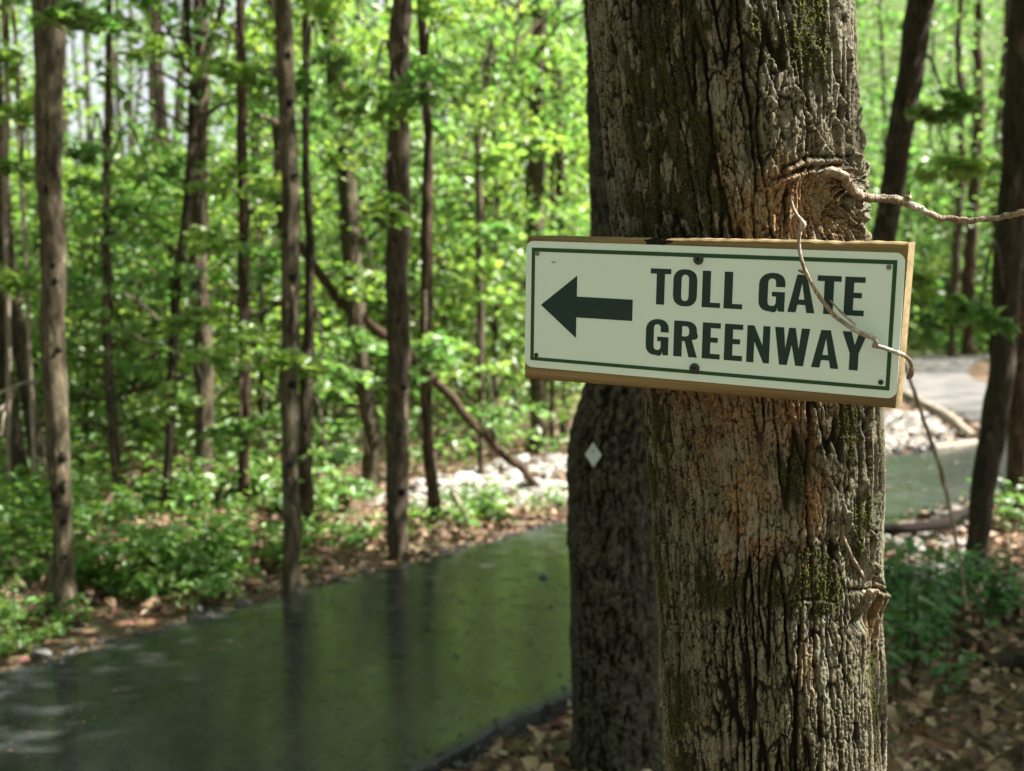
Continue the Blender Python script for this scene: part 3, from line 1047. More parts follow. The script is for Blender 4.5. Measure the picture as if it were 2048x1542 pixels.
def glyph(ch):
    """outline (and holes) in a unit box"""
    if ch == 'T': return [(0, .855), (0, 1), (1, 1), (1, .855), (.70, .855), (.70, 0), (.30, 0), (.30, .855)], []
    if ch == 'L': return [(0, 0), (0, 1), (.455, 1), (.455, .135), (1, .135), (1, 0)], []
    if ch == 'E': return [(0, 0), (0, 1), (1, 1), (1, .855), (.455, .855), (.455, .595), (.86, .595), (.86, .455), (.455, .455), (.455, .142), (1, .142), (1, 0)], []
    if ch == 'N': return [(0, 0), (0, 1), (.30, 1), (.69, .47), (.69, 1), (1, 1), (1, 0), (.745, 0), (.325, .57), (.325, 0)], []
    if ch == 'A': return [(0, 0), (.31, 1), (.66, 1), (1, 0), (.70, 0), (.645, .205), (.36, .205), (.31, 0)], [[(.395, .345), (.505, .785), (.605, .345)]]
    if ch == 'Y': return [(0, 1), (.365, 1), (.515, .655), (.665, 1), (1, 1), (.685, .44), (.685, 0), (.33, 0), (.33, .44)], []
    if ch == 'W': return [(0, 1), (.262, 1), (.318, .44), (.405, 1), (.592, 1), (.70, .44), (.765, 1), (1, 1), (.850, 0), (.625, 0), (.497, .545), (.384, 0), (.163, 0)], []
    if ch == 'O':
        o = qarc(0, .70, .5, .70, .5, 1.012)[:-1] + qarc(.5, 1.012, .5, .70, 1, .70)
        o += qarc(1, .30, .5, .30, .5, -.012)[:-1] + qarc(.5, -.012, .5, .30, 0, .30)
        h = qarc(.345, .72, .5, .72, .5, .862, 5)[:-1] + qarc(.5, .862, .5, .72, .655, .72, 5) + qarc(.655, .28, .5, .28, .5, .138, 5)[:-1] + qarc(.5, .138, .5, .28, .345, .28, 5)
        return o, [h]
    if ch == 'G':
        o = [(.645, .645), (1, .645), (1, .72)]
        o += qarc(1, .72, .52, .72, .52, 1.012)[1:-1] + qarc(.52, 1.012, .5, .72, 0, .70)
        o += qarc(0, .30, .47, .30, .45, -.012)[:-1] + qarc(.45, -.012, .45, .16, .725, .095, 5)
        o += [(.765, .0), (1, 0), (1, .515), (.505, .515), (.505, .39), (.665, .39)]
        o += qarc(.665, .26, .51, .26, .51, .135, 5)[:-1] + qarc(.51, .135, .51, .26, .35, .26, 5)
        o += qarc(.35, .74, .51, .74, .51, .862, 5)[:-1] + qarc(.51, .862, .51, .74, .645, .74, 5)
        return o, []
    if ch == 'R':
        o = [(0, 0), (0, 1), (.48, 1)] + qarc(.48, 1, .48, .735, .965, .735)[1:] + qarc(.965, .70, .60, .70, .76, .49, 5)[:]
        o += [(1, 0), (.645, 0), (.465, .44), (.355, .44), (.355, 0)]
        h = [(.345, .858), (.48, .858)] + qarc(.48, .858, .48, .72, .645, .72, 5)[1:] + qarc(.645, .70, .48, .70, .48, .572, 5)[:] + [(.345, .572)]
        return o, [h]


TEXT = [('T', -64.3, -37.5, 9.4, 53.7), ('O', -34.4, -3.6, 9.4, 53.7), ('L', 2.9, 26.1, 9.3, 53.5), ('L', 30.5, 53.6, 9.3, 53.5),
        ('G', 73.1, 104.6, 9.2, 53.9), ('A', 108.3, 140.3, 9.4, 53.6), ('T', 142.0, 169.5, 9.4, 53.8), ('E', 173.5, 196.4, 9.4, 53.7),
        ('G', -68.3, -38.3, -53.2, -9.1), ('R', -31.5, -.7, -53.2, -9.0), ('E', 5.4, 28.2, -53.2, -9.1), ('E', 33.4, 56.1, -53.2, -9.0),
        ('N', 61.3, 89.2, -53.4, -9.0), ('W', 94.7, 136.4, -53.5, -9.0), ('A', 139.5, 171.2, -53.5, -9.1), ('Y', 173.6, 202.4, -53.5, -9.0)]
for ch, x0, x1, z0, z1 in TEXT:
    o, h = glyph(ch)
    tr = lambda p: ((x0 + (x1 - x0) * p[0]) / 1000, (z0 + (z1 - z0) * p[1]) / 1000)
    slab([tr(p) for p in o], TOPY, -.00002, [[tr(p) for p in hh] for hh in h]).build("letter", M_PRINT, plate, False)


def screw_head(name, x, z, r, hgt, mat, parent, recess=.4):
    prof = [(r, 0), (r, -hgt * .45), (r * .86, -hgt * .9), (r * .6, -hgt), (r * recess, -hgt), (r * recess * .9, -hgt * .35), (0.00001, -hgt * .3)]
    k = 20
    V = []
    for rr, y in prof:
        for i in range(k):
            a = 2 * math.pi * i / k
            V.append((x + rr * math.cos(a), y, z + rr * math.sin(a)))
    Q = []
    for a in range(len(prof) - 1):
        for i in range(k):
            j = (i + 1) % k
            Q.append((a * k + i, (a + 1) * k + i, (a + 1) * k + j, a * k + j))
    return MB().add(V, [q[::-1] for q in Q]).build(name, mat, parent, True)


for x, z, mt in ((-.2218, .0665, M_STEEL), (-.2212, -.0661, M_SCREW), (.2212, .0662, M_STEEL), (.2200, -.0647, M_SCREW)):
    screw_head("screw", x, z, .0030, .0018, mt, sign, .5)
for z in (.0666, -.0661):
    screw_head("lag_bolt", -.0031, z, .0062, .0042, M_SCREW, sign, .3)

# scrap of bud husk stuck to the plate
hk = [(-.2013, -.0006, .0584), (-.2000, -.0010, .0566), (-.1985, -.0012, .0556), (-.1970, -.0012, .0560), (-.1958, -.0008, .0580)]
hm = sign.matrix_basis if False else Matrix.Translation((sp.x, sp.y, sp.z + CAMZ)) @ SROT
hp = np.array([list(hm @ Vector(p)) for p in hk])
v, q, t = tube_arrays(resample(hp, 14), np.concatenate([np.linspace(.0002, .0006, 7), np.linspace(.0006, .0002, 7)]), 6)
tag(MB().add(v, q, t).build("bud_husk", M_TWIG), "tiny curved tan bud husk stuck to the upper left of the sign plate", "husk")


# ------------------------------------------------------------------ dry twig hanging across the sign
def sign_depth(px, py, off):
    """world point seen at a pixel, 'off' metres in front of the plate's plane"""
    d = ray(px, py); o = np.array([0, 0, CAMZ])
    nrm = np.array(SROT.to_3x3() @ Vector((0, -1, 0)))
    c = np.array([sp.x, sp.y, sp.z + CAMZ]) + nrm * off
    return o + d * (np.dot(c - o, nrm) / np.dot(d, nrm))


TW = [(1580, 392, .030, 6), (1588, 420, .029, 8), (1602, 440, .028, 9), (1606, 446, .027, 13), (1600, 462, .026, 10), (1598, 488, .024, 9), (1603, 520, .022, 9), (1612, 545, .021, 9), (1626, 572, .020, 9), (1645, 602, .018, 10), (1668, 630, .017, 11),
      (1695, 650, .016, 11), (1722, 666, .016, 13), (1742, 674, .015, 12), (1752, 682, .015, 11), (1750, 691, .014, 13), (1758, 693, .013, 11), (1782, 701, .012, 10), (1802, 708, .010, 10), (1817, 718, .004, 10), (1823, 736, -.004, 10), (1819, 752, -.012, 13), (1815, 757, -.014, 7)]
P = np.array([[*sign_depth(a, b, o), wd * 1.15 / F / 2] for a, b, o, wd in TW])
Q = resample(P, 150)
v, q, t = tube_arrays(Q[:, :3], Q[:, 3] * (1 + .18 * pn(np.arange(150) * .5, np.zeros(150), 91)), 9, .2, 4)
twig = thing("dry_twig", "thin crooked dry twig hanging down across the right half of the sign", "twig", tuple(P[0][:3]))
child_at(MB().add(v, q, t).build("stem", M_TWIG), twig)
for a in ([(1612, 546, .021, 7), (1603, 543, .023, 6), (1597, 540, .025, 4)], [(1750, 691, .014, 10), (1744, 694, .015, 6)], [(1660, 600, .024, 3), (1680, 622, .024, 4), (1712, 650, .017, 5)]):
    P2 = resample(np.array([[*sign_depth(x, y, o), wd * 1.42 / F / 2] for x, y, o, wd in a]), 10)
    v, q, t = tube_arrays(P2[:, :3], P2[:, 3], 6)
    child_at(MB().add(v, q, t).build("side_shoot", M_TWIG), twig)

# ------------------------------------------------------------------ the second trunk with the trail marker
SD = 4.1
SPTS = np.array([(1228, 1640, 190), (1226, 1560, 172), (1222, 1400, 160), (1220, 1200, 158), (1222, 1000, 158), (1222, 920, 158), (1228, 860, 158), (1242, 800, 152), (1253, 750, 148), (1262, 460, 146), (1253, 250, 146), (1250, 0, 144), (1248, -500, 138), (1240, -2400, 120)], float)
SPTS[:, 0] += 5; SPTS[:, 2] += 12
SZ = np.array([at(p[0], p[1], SD)[2] for p in SPTS]); SX = np.array([at(p[0], p[1], SD)[0] for p in SPTS]); SR = SPTS[:, 2] / 2 * SD / F
_o = np.argsort(SZ); SZ, SX, SR = SZ[_o], SX[_o], SR[_o]
sec = thing("dark_tree", "dark shaded trunk with a small white diamond marker, just behind the sign tree", "tree", (SX[0], SD, 0))
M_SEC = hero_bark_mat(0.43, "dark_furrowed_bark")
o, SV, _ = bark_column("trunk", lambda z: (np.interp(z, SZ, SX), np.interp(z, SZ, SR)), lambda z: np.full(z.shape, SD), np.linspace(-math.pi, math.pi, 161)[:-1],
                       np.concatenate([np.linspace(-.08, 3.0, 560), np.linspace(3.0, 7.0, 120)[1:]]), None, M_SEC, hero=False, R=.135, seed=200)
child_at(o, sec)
mk_c = at(1187, 910, SD - .142)
M_MARK = simple_mat("white_marker_paint", (0.40, 0.46, 0.45), 0.5, 0.4, 0, 0.08, 40)
mk = slab([(0, .042), (-.0295, .002), (-.002, -.041), (.0285, -.001)], -.0015, .0015).build("trail_marker", M_MARK, None, False, tuple(mk_c))
mk.rotation_euler = (0, math.radians(-3), math.radians(-22))
tag(mk, "small white diamond trail marker nailed to the dark trunk", "marker")
nl = screw_head("nail", 0, .014, .004, .003, M_STEEL, mk, .3)
nl.location = (0, -.0016, 0)

# ------------------------------------------------------------------ crowns shared between trees
DENSE = [crown_mesh("crown", 300 + i, 2.4, 4.4, 130, 100, .115, [M_LEAFC, M_LEAF, M_BARK], (.6, 1.0)) for i in range(2)]
CANOPY = [crown_mesh("crown", 100 + i, 2.3, 4.6, 58, 52, .105, [M_LEAFC, M_LEAF, M_BARK], (.5, .95)) for i in range(4)]
SAPL = [crown_mesh("crown", 200 + i, 1.15 + .2 * (i % 3), 2.3 + .5 * (i % 4), 26 + 4 * (i % 3), 72, .105, [M_LEAF if i % 2 else M_LEAF2, M_LEAF2 if i % 2 else M_LEAF, M_BARK], (.32, .70)) for i in range(8)]


def put_crown(parent, mesh, loc, scale, rz):
    c = bpy.data.objects.new("crown", mesh)
    COL.objects.link(c)
    c.parent = parent
    c.location = loc
    c.scale = scale
    c.rotation_euler = (0, 0, rz)
    return c


def trunk_from_px(pts, Y, mat, H, parent, flare=1.25, sides=14, seed=0, name="trunk", foot=True):
    P = np.array([[*at(a, b, Y), wd / 2 * Y / F] for a, b, wd in pts])
    base, top = P[0], P[-1]
    rows = [np.array([base[0], base[1], -.08, base[3] * flare * 1.15]), np.array([base[0], base[1], max(base[2], 0) + .02, base[3] * flare])]
    if not foot:
        rows = [P[0]]
    rows += [np.r_[p[:3], p[3]] for p in P[1:]]
    if H > top[2] + .3:
        d = (P[-1] - P[-2]) / max(P[-1][2] - P[-2][2], .1)
        k = 4
        for i in range(1, k + 1):
            dz = (H - top[2]) * i / k
            rows.append(np.array([top[0] + d[0] * dz * .7 + .12 * math.sin(seed + i), Y + .15 * math.sin(seed * 1.7 + i * 1.3), top[2] + dz, top[3] * (1 - .72 * i / k)]))
    rows = np.array(rows)
    L = rows[-1][2]
    Q = resample(rows, int(max(24, 14 * L)))
    # small crooks
    s = np.arange(len(Q)) * .09
    amp = rows[:, 3].mean() * .42
    Q[:, 0] += amp * fbm(s * .9, s * 0 + seed, 17, 3)
    v, q, t = tube_arrays(Q[:, :3], Q[:, 3], sides, .20, seed)
    o = MB().add(v, q, t).build(name, mat)
    if parent is not None:
        child_at(o, parent)
    return o, Q


FOREST = "trees standing in the wood"
# name, label, short description for neighbours, points from the base up (px, py, width), bark, height
TREES = [
    ("forked_tree", "grey trunk with dark branch scars, forked high up, left of the path", "forked grey trunk", [(128, 1246, 52), (126, 1150, 46), (118, 900, 46), (106, 560, 48), (99, 300, 50), (96, 100, 54), (97, 20, 58)], M_BARKL, 11, 1.5),
    ("leaning_tree", "dark leaning trunk at the edge of the wood, leftmost of all trunks", "leftmost leaning trunk", [(42, 1045, 32), (32, 900, 34), (12, 750, 34), (-15, 560, 34), (-42, 300, 32), (-60, 0, 30)], M_BARKD, 12, 1.15),
    ("leaning_tree", "leaning trunk with a sunlit side close behind the forked grey trunk", "sunlit leaning trunk", [(92, 1040, 34), (72, 900, 32), (45, 720, 30), (25, 580, 28), (4, 350, 26), (-20, 0, 24)], M_BARK, 12, 1.15),
    ("slender_tree", "thin dark crooked tree splitting into a Y high up, between the grey trunks", "thin Y shaped tree", [(336, 1052, 20), (340, 900, 18), (345, 700, 18), (352, 580, 18), (372, 430, 18), (384, 280, 19), (388, 190, 19)], M_BARKD, 3.4, 1.1),
    ("slender_tree", "mid brown straight trunk right behind the thin Y shaped tree", "straight brown trunk", [(412, 1030, 34), (410, 850, 36), (402, 650, 36), (398, 450, 33), (400, 250, 30), (404, 50, 28)], M_BARKL, 14, 1.15),
    ("slender_tree", "slim trunk with reddish lower bark left of the pale smooth tree", "slim reddish trunk", [(491, 1072, 25), (489, 900, 23), (488, 700, 23), (487, 500, 22), (484, 250, 20), (482, 50, 18)], M_BARKR, 12, 1.1),
    ("pale_tree", "pale grey smooth trunk at the path edge, reflected in the wet asphalt", "pale smooth tree", [(580, 1190, 34), (580, 1000, 35), (580, 600, 36), (577, 300, 35), (571, 100, 34), (566, 0, 34)], M_BARKL, 12, 1.12),
    ("slender_tree", "dark trunk half hidden behind the pale smooth tree on its right side", "dark half hidden trunk", [(616, 1050, 32), (611, 840, 30), (620, 600, 20), (614, 400, 16), (612, 0, 14)], M_BARKD, 11, 1.1),
    ("slender_tree", "far dark trunk seen only high up behind the pale smooth tree", "far dark trunk", [(588, 985, 26), (560, 320, 27), (548, 100, 26), (544, 0, 25)], M_BARK, 15, 1.1),
    ("straight_tree", "straight dark brown trunk at the path edge with a reddish foot", "straight dark brown trunk", [(798, 1112, 42), (797, 950, 44), (797, 700, 46), (796, 500, 46), (795, 300, 45), (797, 150, 41), (801, 0, 38)], M_BARK, 13, 1.08),
    ("slender_tree", "thin brown tree close to the right of the straight dark brown trunk", "thin brown tree", [(870, 1048, 25), (858, 900, 24), (853, 700, 24), (853, 500, 24), (855, 300, 20), (846, 100, 18), (845, 0, 18)], M_BARKR, 11, 1.15),
    ("leaning_tree", "broad trunk leaning to the left, behind the fallen diagonal trunk", "broad leaning trunk", [(738, 990, 38), (740, 850, 36), (722, 700, 36), (706, 520, 38), (690, 330, 36), (668, 120, 36), (655, 0, 34)], M_BARKL, 14, 1.15),
    ("slender_tree", "very thin stem midway between the dark brown trunk and the sign", "very thin stem", [(962, 960, 14), (960, 700, 16), (960, 450, 15), (956, 280, 13), (975, 150, 10), (990, 20, 8)], M_BARK, 8, 1.1),
    ("tall_tree", "far thick trunk just left of the sign, broken up by foliage", "far thick trunk", [(1078, 905, 44), (1076, 700, 38), (1073, 500, 36), (1070, 350, 36), (1074, 200, 32), (1080, 0, 30)], M_BARKL, 17, 1.15),
    ("slender_tree", "far thin dark trunk above the left end of the sign", "far thin dark trunk", [(1128, 880, 20), (1122, 500, 20), (1120, 300, 20), (1117, 150, 18), (1116, 0, 16)], M_BARKD, 14, 1.1),
    ("slender_tree", "thin bent trunk between the forked grey trunk and the thin Y shaped tree", "thin bent trunk", [(243, 1032, 22), (230, 900, 21), (218, 740, 20), (215, 600, 18), (213, 300, 15), (216, 0, 12)], M_BARK, 9, 1.1),
    ("slender_tree", "pale wavy stem in front of the leaning trunks by the left edge", "pale wavy stem", [(22, 1060, 11), (16, 860, 10), (18, 700, 10), (9, 400, 11), (16, 200, 11), (8, 60, 10), (2, -40, 9)], M_DEAD, 6.5, 1.1),
    ("slender_tree", "thin pale curving stem just left of the forked grey trunk", "thin curving stem", [(72, 1070, 8), (63, 800, 8), (48, 450, 8), (38, 250, 8), (30, 60, 8), (22, -20, 7)], M_DEAD, 6, 1.1),
    ("leaning_tree", "dark leaning trunk behind the sign tree, rising to the upper right", "dark leaning trunk", [(1674, 1120, 42), (1725, 790, 43), (1770, 480, 45), (1790, 330, 47), (1813, 170, 48), (1836, 40, 50), (1843, 0, 50)], M_BARKD, 12, 1.15),
    ("leaning_tree", "near dark trunk leaning over the path bend on the far right", "near dark trunk on the right", [(1956, 1168, 44), (1969, 1000, 47), (1990, 850, 51), (2008, 650, 54), (2022, 450, 58), (2038, 250, 60), (2052, 50, 60), (2058, -50, 58)], M_BARKD, 10, 1.2),
    ("straight_tree", "reddish brown trunk behind the near leaning trunk at the right edge", "reddish brown trunk", [(2034, 1042, 52), (2038, 800, 50), (2043, 600, 48), (2050, 400, 44), (2058, 100, 42)], M_BARKR, 12, 1.15),
    ("far_tree", "far brown trunk beyond the end of the path, right one of the pair", "far brown trunk", [(1936, 712, 28), (1935, 600, 26), (1945, 450, 23), (1958, 200, 20)], M_BARKR, 18, 1.2),
    ("far_tree", "far brown trunk beyond the end of the path, left one of the pair", "far left brown trunk", [(1903, 716, 20), (1908, 600, 18), (1918, 450, 16), (1922, 200, 15)], M_BARK, 18, 1.2),
]
TREEPX = []
for ti, (nm, lab, short, pts, mat, H, fl) in enumerate(TREES):
    bpx = pts[0]
    g = on_ground(bpx[0], bpx[1])
    Y = g[1]
    t = thing(nm, lab, "tree", (g[0], Y, float(gh(g[0], Y))), FOREST)
    o, Q = trunk_from_px(pts, Y, mat, H, t, fl, 16 if Y < 9 else 12, ti + 1)
    TREEPX.append((bpx[0], pts[len(pts) // 2][0], Y, short, Q))
    top = Q[-1]
    if H > 7:
        s = .6 + .4 * random.random()
        hz = 1.0 + .25 * random.random()
        put_crown(t, DENSE[ti % 2] if (ti % 3 and Y > 9.3) else CANOPY[ti % 4], (top[0] - g[0], top[1] - Y, top[2] - 4.6 * hz * .85 - float(gh(g[0], Y))), (s, s, hz), random.random() * 6.28)
    elif H > 5:
        put_crown(t, SAPL[ti % 8], (top[0] - g[0], top[1] - Y, top[2] - 2.4), (.8, .8, 1), random.random() * 6.28)
    SC_ = {"forked grey trunk": ((122, 915, 9, 13), (124, 975, 8, 16), (116, 700, 6, 8), (110, 560, 5, 10), (106, 530, 7, 8), (126, 1045, 6, 6), (128, 1115, 5, 5), (104, 980, 5, 30), (118, 1010, 10, 5), (96, 250, 5, 12), (92, 380, 6, 16)),
           "pale smooth tree": ((576, 108, 7, 8), (578, 205, 9, 10), (586, 350, 14, 4), (573, 470, 9, 11), (583, 556, 10, 10), (583, 770, 11, 9), (578, 930, 8, 6)),
           "straight dark brown trunk": ((800, 280, 6, 9), (792, 480, 7, 8), (797, 640, 5, 9), (805, 775, 9, 7), (798, 868, 6, 8), (803, 985, 10, 8))}.get(short, ())
    for (x, y, a, b) in SC_:
        th = np.linspace(0, 2 * math.pi, 13)[:-1]
        hw = np.interp(y, [p[1] for p in pts[::-1]], [p[2] for p in pts[::-1]]) / 2
        k = Y / F
        c = at(x, y, Y - hw * k * .96)
        V = [tuple(c + np.array([math.cos(q) * a * k * (1 + .3 * math.sin(3 * q + x)), .012, math.sin(q) * b * k])) for q in th]
        V += [tuple(c + np.array([math.cos(q) * a * k * .55, -.004, math.sin(q) * b * k * .55])) for q in th] + [tuple(c + np.array([0, -.005, 0]))]
        qd = [(i, (i + 1) % 12, 12 + (i + 1) % 12, 12 + i) for i in range(12)]
        tr = [(24, 12 + i, 12 + (i + 1) % 12) for i in range(12)]
        child_at(MB().add(V, qd, tr).build("branch_scar", M_SCAR), t)
    if short == "forked grey trunk":
        trunk_from_px([(98, 30, 46), (118, 5, 38), (140, -40, 34), (175, -150, 28), (215, -400, 22)], Y, mat, 0, t, 1.0, 12, 50, "limb", False)
        for pp in ([(-40, 800, 6.0, 6), (5, 784, 6.05, 7), (40, 768, 6.1, 7), (100, 764, 6.15, 8)], [(-30, 850, 6.0, 4), (0, 820, 6.02, 5), (22, 790, 6.07, 6), (35, 772, 6.1, 6)], [(2, 870, 6, 4), (8, 830, 6.03, 5), (16, 800, 6.06, 5)]):
            px_tube("bare_twig", pp, M_DEAD, t, 6, 16, .2, 4)
    if short == "thin Y shaped tree":
        trunk_from_px([(387, 195, 15), (377, 60, 13), (373, -60, 12), (368, -300, 10)], Y, mat, 0, t, 1.0, 10, 51, "limb", False)
        trunk_from_px([(388, 190, 14), (410, 112, 12), (438, 35, 11), (456, -60, 10), (480, -300, 8)], Y, mat, 0, t, 1.0, 10, 52, "limb", False)
        top = at(372, -60, Y)
        put_crown(t, SAPL[3], (top[0] - g[0], 0, top[2] - 1.2), (1, 1, 1), 1.0)

# leafy boughs that hang in front of the trunks, each on the tree it grows from
BOUGHS = [(490, 345, 75), (545, 385, 55), (455, 690, 65), (395, 640, 45), (300, 345, 75), (400, 62, 80), (705, 300, 65), (880, 135, 85), (818, 178, 65), (650, 725, 60), (704, 692, 50), (850, 690, 75), (940, 722, 65), (990, 832, 80),
          (1120, 432, 60), (1095, 800, 75), (250, 700, 80), (182, 560, 65), (60, 335, 60), (30, 560, 45), (965, 545, 65), (1000, 465, 55), (640, 125, 60), (420, 470, 55), (342, 560, 60), (525, 525, 50), (752, 560, 50), (1080, 300, 65),
          (690, 965, 55), (655, 905, 45), (590, 720, 40), (210, 430, 70), (760, 420, 45), (930, 320, 70), (1010, 200, 70), (540, 200, 60), (330, 800, 60), (480, 860, 55), (1905, 330, 70), (1960, 620, 60), (1800, 560, 50),
          (235, 25, 80), (345, 15, 70), (520, 60, 75), (605, 150, 60), (730, 60, 85), (742, 190, 60), (945, 55, 85), (1062, 95, 75), (962, 180, 70), (1125, 205, 60), (665, 235, 60), (1140, 50, 65), (150, 40, 55), (20, 120, 60), (40, 225, 50),
          (1895, 215, 50), (450, 150, 60), (880, 20, 70), (620, 20, 60), (1000, 330, 60), (180, 320, 50)]
rb = np.random.default_rng(44)
TREEOBJ = [o for o in bpy.data.objects if o.get("category") == "tree" and o.get("group") == FOREST]
for (bx, by, bw) in BOUGHS:
    cand = [(abs(np.interp(by, [p[1] for p in T_[3][::-1]], [p[0] for p in T_[3][::-1]]) - bx), i) for i, T_ in enumerate(TREES) if 6.0 < TREEPX[i][2] < 14 and T_[6] and T_[5] > 5]
    dmin, i = min(cand)
    own = TREEOBJ[i]; Yo = TREEPX[i][2]; Qo = TREEPX[i][4]
    Yb = Yo - rb.uniform(.35, .9)
    c = at(bx, by, Yb); R_ = bw * Yb / F * 1.25
    mbq = MB()
    for k in range(4):
        cc = c + rb.normal(0, 1, 3) * np.array([.45, .3, .22]) * R_
        leaves(mbq, spray_points(cc, R_ * rb.uniform(.45, .75), 30, rb, .35, .13), .098, r=rb, m=0)
        tw = resample(np.array([[*c, .006], [*((c + cc) / 2 + [0, 0, .03]), .005], [*cc, .003]]), 5)
        v, q, _ = tube_arrays(tw[:, :3], tw[:, 3], 5, cap=False); mbq.add(v, q, None, 1)
    zt = min(c[2] + .3, Qo[-1][2] - .3)
    j = int(np.argmin(np.abs(Qo[:, 2] - (zt - .25))))
    L = resample(np.array([[Qo[j][0], Qo[j][1], Qo[j][2], .014], [(Qo[j][0] + c[0]) / 2, (Qo[j][1] + c[1]) / 2, zt + .08, .010], [*c, .006]]), 10)
    v, q, _ = tube_arrays(L[:, :3], L[:, 3], 6, cap=False); mbq.add(v, q, None, 1)
    child_at(tag(mbq.build("leafy_bough", [M_LEAF2 if rb.random() < .5 else M_LEAF, M_BARK], None, False), None, None, None, "stuff"), own)

# crowns of the two near trees: they stand over the camera and throw the dappled shade
for (own, lst) in ((big, [(CX[-1] - 1.0, TD - .3, 5.2, 1.1, 1.0, 0), (CX[-1] - 2.0, TD + 2.2, 5.6, 1.2, .9, 1)]), (sec, [(SX[-1], SD, 5.2, 1.3, 1.0, 3), (SX[-1] + 2.6, SD + 1.2, 5.6, 1.2, 1.0, 0)])):
    for (x, y, z, s, sz_, k) in lst:
        c = put_crown(own, CANOPY[k], (x - own.location.x, y - own.location.y, z), (s, s, sz_), k * 1.9)
        if abs(x - own.location.x) > 1.0:
            ax = (np.interp(4.5, CZ, CX) if own is big else np.interp(4.5, SZ, SX)); ay = own.location.y
            L = resample(np.array([[ax, ay, 4.0, .07], [(ax + x) / 2, (ay + y) / 2, 5.2, .05], [x, y, z + 2.2, .02]]), 18)
            v, q, t_ = tube_arrays(L[:, :3], L[:, 3], 8, .1, 3)
            child_at(MB().add(v, q, t_).build("limb", M_BARK), own)

# ------------------------------------------------------------------ dead wood
Yd = 10.4
g = on_ground(1092, 990)
dl = px_tube("dead_tree", [(1100, 996, g[1], 14), (1040, 938, g[1], 16), (960, 862, g[1], 17), (900, 792, g[1], 18), (820, 715, g[1], 18), (745, 652, g[1], 19), (680, 600, g[1], 20), (640, 548, g[1], 18), (596, 486, g[1], 16), (560, 440, g[1], 11)], M_BARKR, None, 10, 70, .12, 2)
tag(dl, "bare reddish dead trunk leaning diagonally through the wood, longest of the dead pieces", "dead tree")
for lab, pts in (("pale dead stick leaning beside the thin brown tree", [(888, 1062, 9.0, 10), (872, 1000, 9.0, 10), (868, 930, 9.0, 14), (852, 880, 9.0, 15), (838, 830, 9.0, 10)]),
                 ("short pale dead stick leaning at the path edge, right of the thin brown tree", [(950, 1070, 8.75, 9), (925, 1020, 8.75, 11), (904, 982, 8.75, 12)]),
                 ("thin grey dead pole leaning against the slim reddish trunk", [(527, 930, 12.2, 8), (516, 850, 12.2, 8), (505, 790, 12.2, 7)]),
                 ("broken pale branch hanging high beside the pale smooth tree", [(580, 258, 8.5, 9), (548, 244, 8.5, 12), (520, 230, 8.5, 10)]),
                 ("thin broken branch hanging in the leaves left of the thin Y shaped tree", [(246, 585, 9.2, 7), (285, 612, 9.2, 9), (318, 640, 9.2, 7)])):
    tag(px_tube("dead_branch", pts, M_DEAD, None, 8, 24, .2, len(pts)), lab, "branch")


for lab, tx, ty, cz, s_, k, hz in (("tall tree at the right, outside the picture, that shades the leaf litter", 8.0, 4.6, 4.4, 1.40, 1, 1.05), ("low spreading tree at the far right, outside the picture, added to shade the path", 5.0, 5.9, 3.9, 1.15, 0, .5)):  # unseen trees, added and shaped to keep sun off litter and path
    t = thing("tall_tree", lab, "tree", (tx, ty, float(gh(tx, ty))), FOREST)
    v, q, t_ = tube_arrays(resample(np.array([[0, 0, -.1, .2], [0.05, 0, .3, .16], [.1, .05, 3.4, .13], [-.1, .1, cz + 3.2 * hz, .05]]), 30)[:, :3], resample(np.array([[0, 0, -.1, .2], [0.05, 0, .3, .16], [.1, .05, 3.4, .13], [-.1, .1, cz + 3.2 * hz, .05]]), 30)[:, 3], 12, .1, k)
    MB().add(v, q, t_).build("trunk", M_BARK, t)
    put_crown(t, DENSE[k], (0, 0, cz), (s_, s_, hz), k * 1.3)
    if k == 0:
        put_crown(t, DENSE[1], (-.1, -1.75, cz - .05), (.95, .95, .5), 2.0)  # second unseen crown, added to block sun on the near path


def lying(name, label, gp, mat, cat="branch", n=40, seed=3, rise=0.0):
    P = np.array([[*(on_ground(a, b) + np.array([0, 0, .03 + rise])), wd * on_ground(a, b)[1] / F / 2] for a, b, wd in gp])
    for p in P:
        p[2] = float(gh(p[0], p[1])) + p[3] * .9 + rise
    Q = resample(P, n)
    v, q, t = tube_arrays(Q[:, :3], Q[:, 3], 9, .2, seed)
    return tag(MB().add(v, q, t).build(name, mat), label, cat)


lying("fallen_branch", "long pale branch lying on the forest floor between the left trunks", [(170, 1022, 9), (260, 1002, 10), (330, 996, 10), (400, 1012, 9)], M_DEAD, seed=4)
lying("fallen_branch", "grey fallen branch lying behind the slim reddish trunk", [(300, 1024, 8), (400, 1020, 9), (470, 1016, 9), (560, 1020, 8)], M_DEAD, seed=5)
lying("fallen_branch", "thin stick lying in the sunny leaves by the pale smooth tree", [(470, 1190, 8), (520, 1172, 9), (560, 1160, 8)], M_DEAD, seed=6)
lying("fallen_branch", "dark curved branch lying on the near edge of the path bend", [(1660, 1092, 20), (1780, 1096, 22), (1860, 1090, 22), (1920, 1068, 20), (1960, 1036, 16)], M_SCAR, seed=7, rise=.13)
lying("fallen_log", "pale bleached log lying across the gravel at the path bend", [(1810, 792, 16), (1850, 815, 20), (1900, 846, 22), (1946, 880, 20)], M_DEAD, "log", seed=8)
lying("fallen_log", "short pale log end lying at the far edge of the wet path", [(1868, 903, 20), (1910, 897, 20), (1950, 890, 18)], M_DEAD, "log", seed=9)
lying("rotten_log", "dark rotten log in the shade at the lower right corner", [(1975, 1352, 30), (2020, 1346, 44), (2080, 1350, 50), (2160, 1362, 48)], M_BARKD, "log", seed=10)
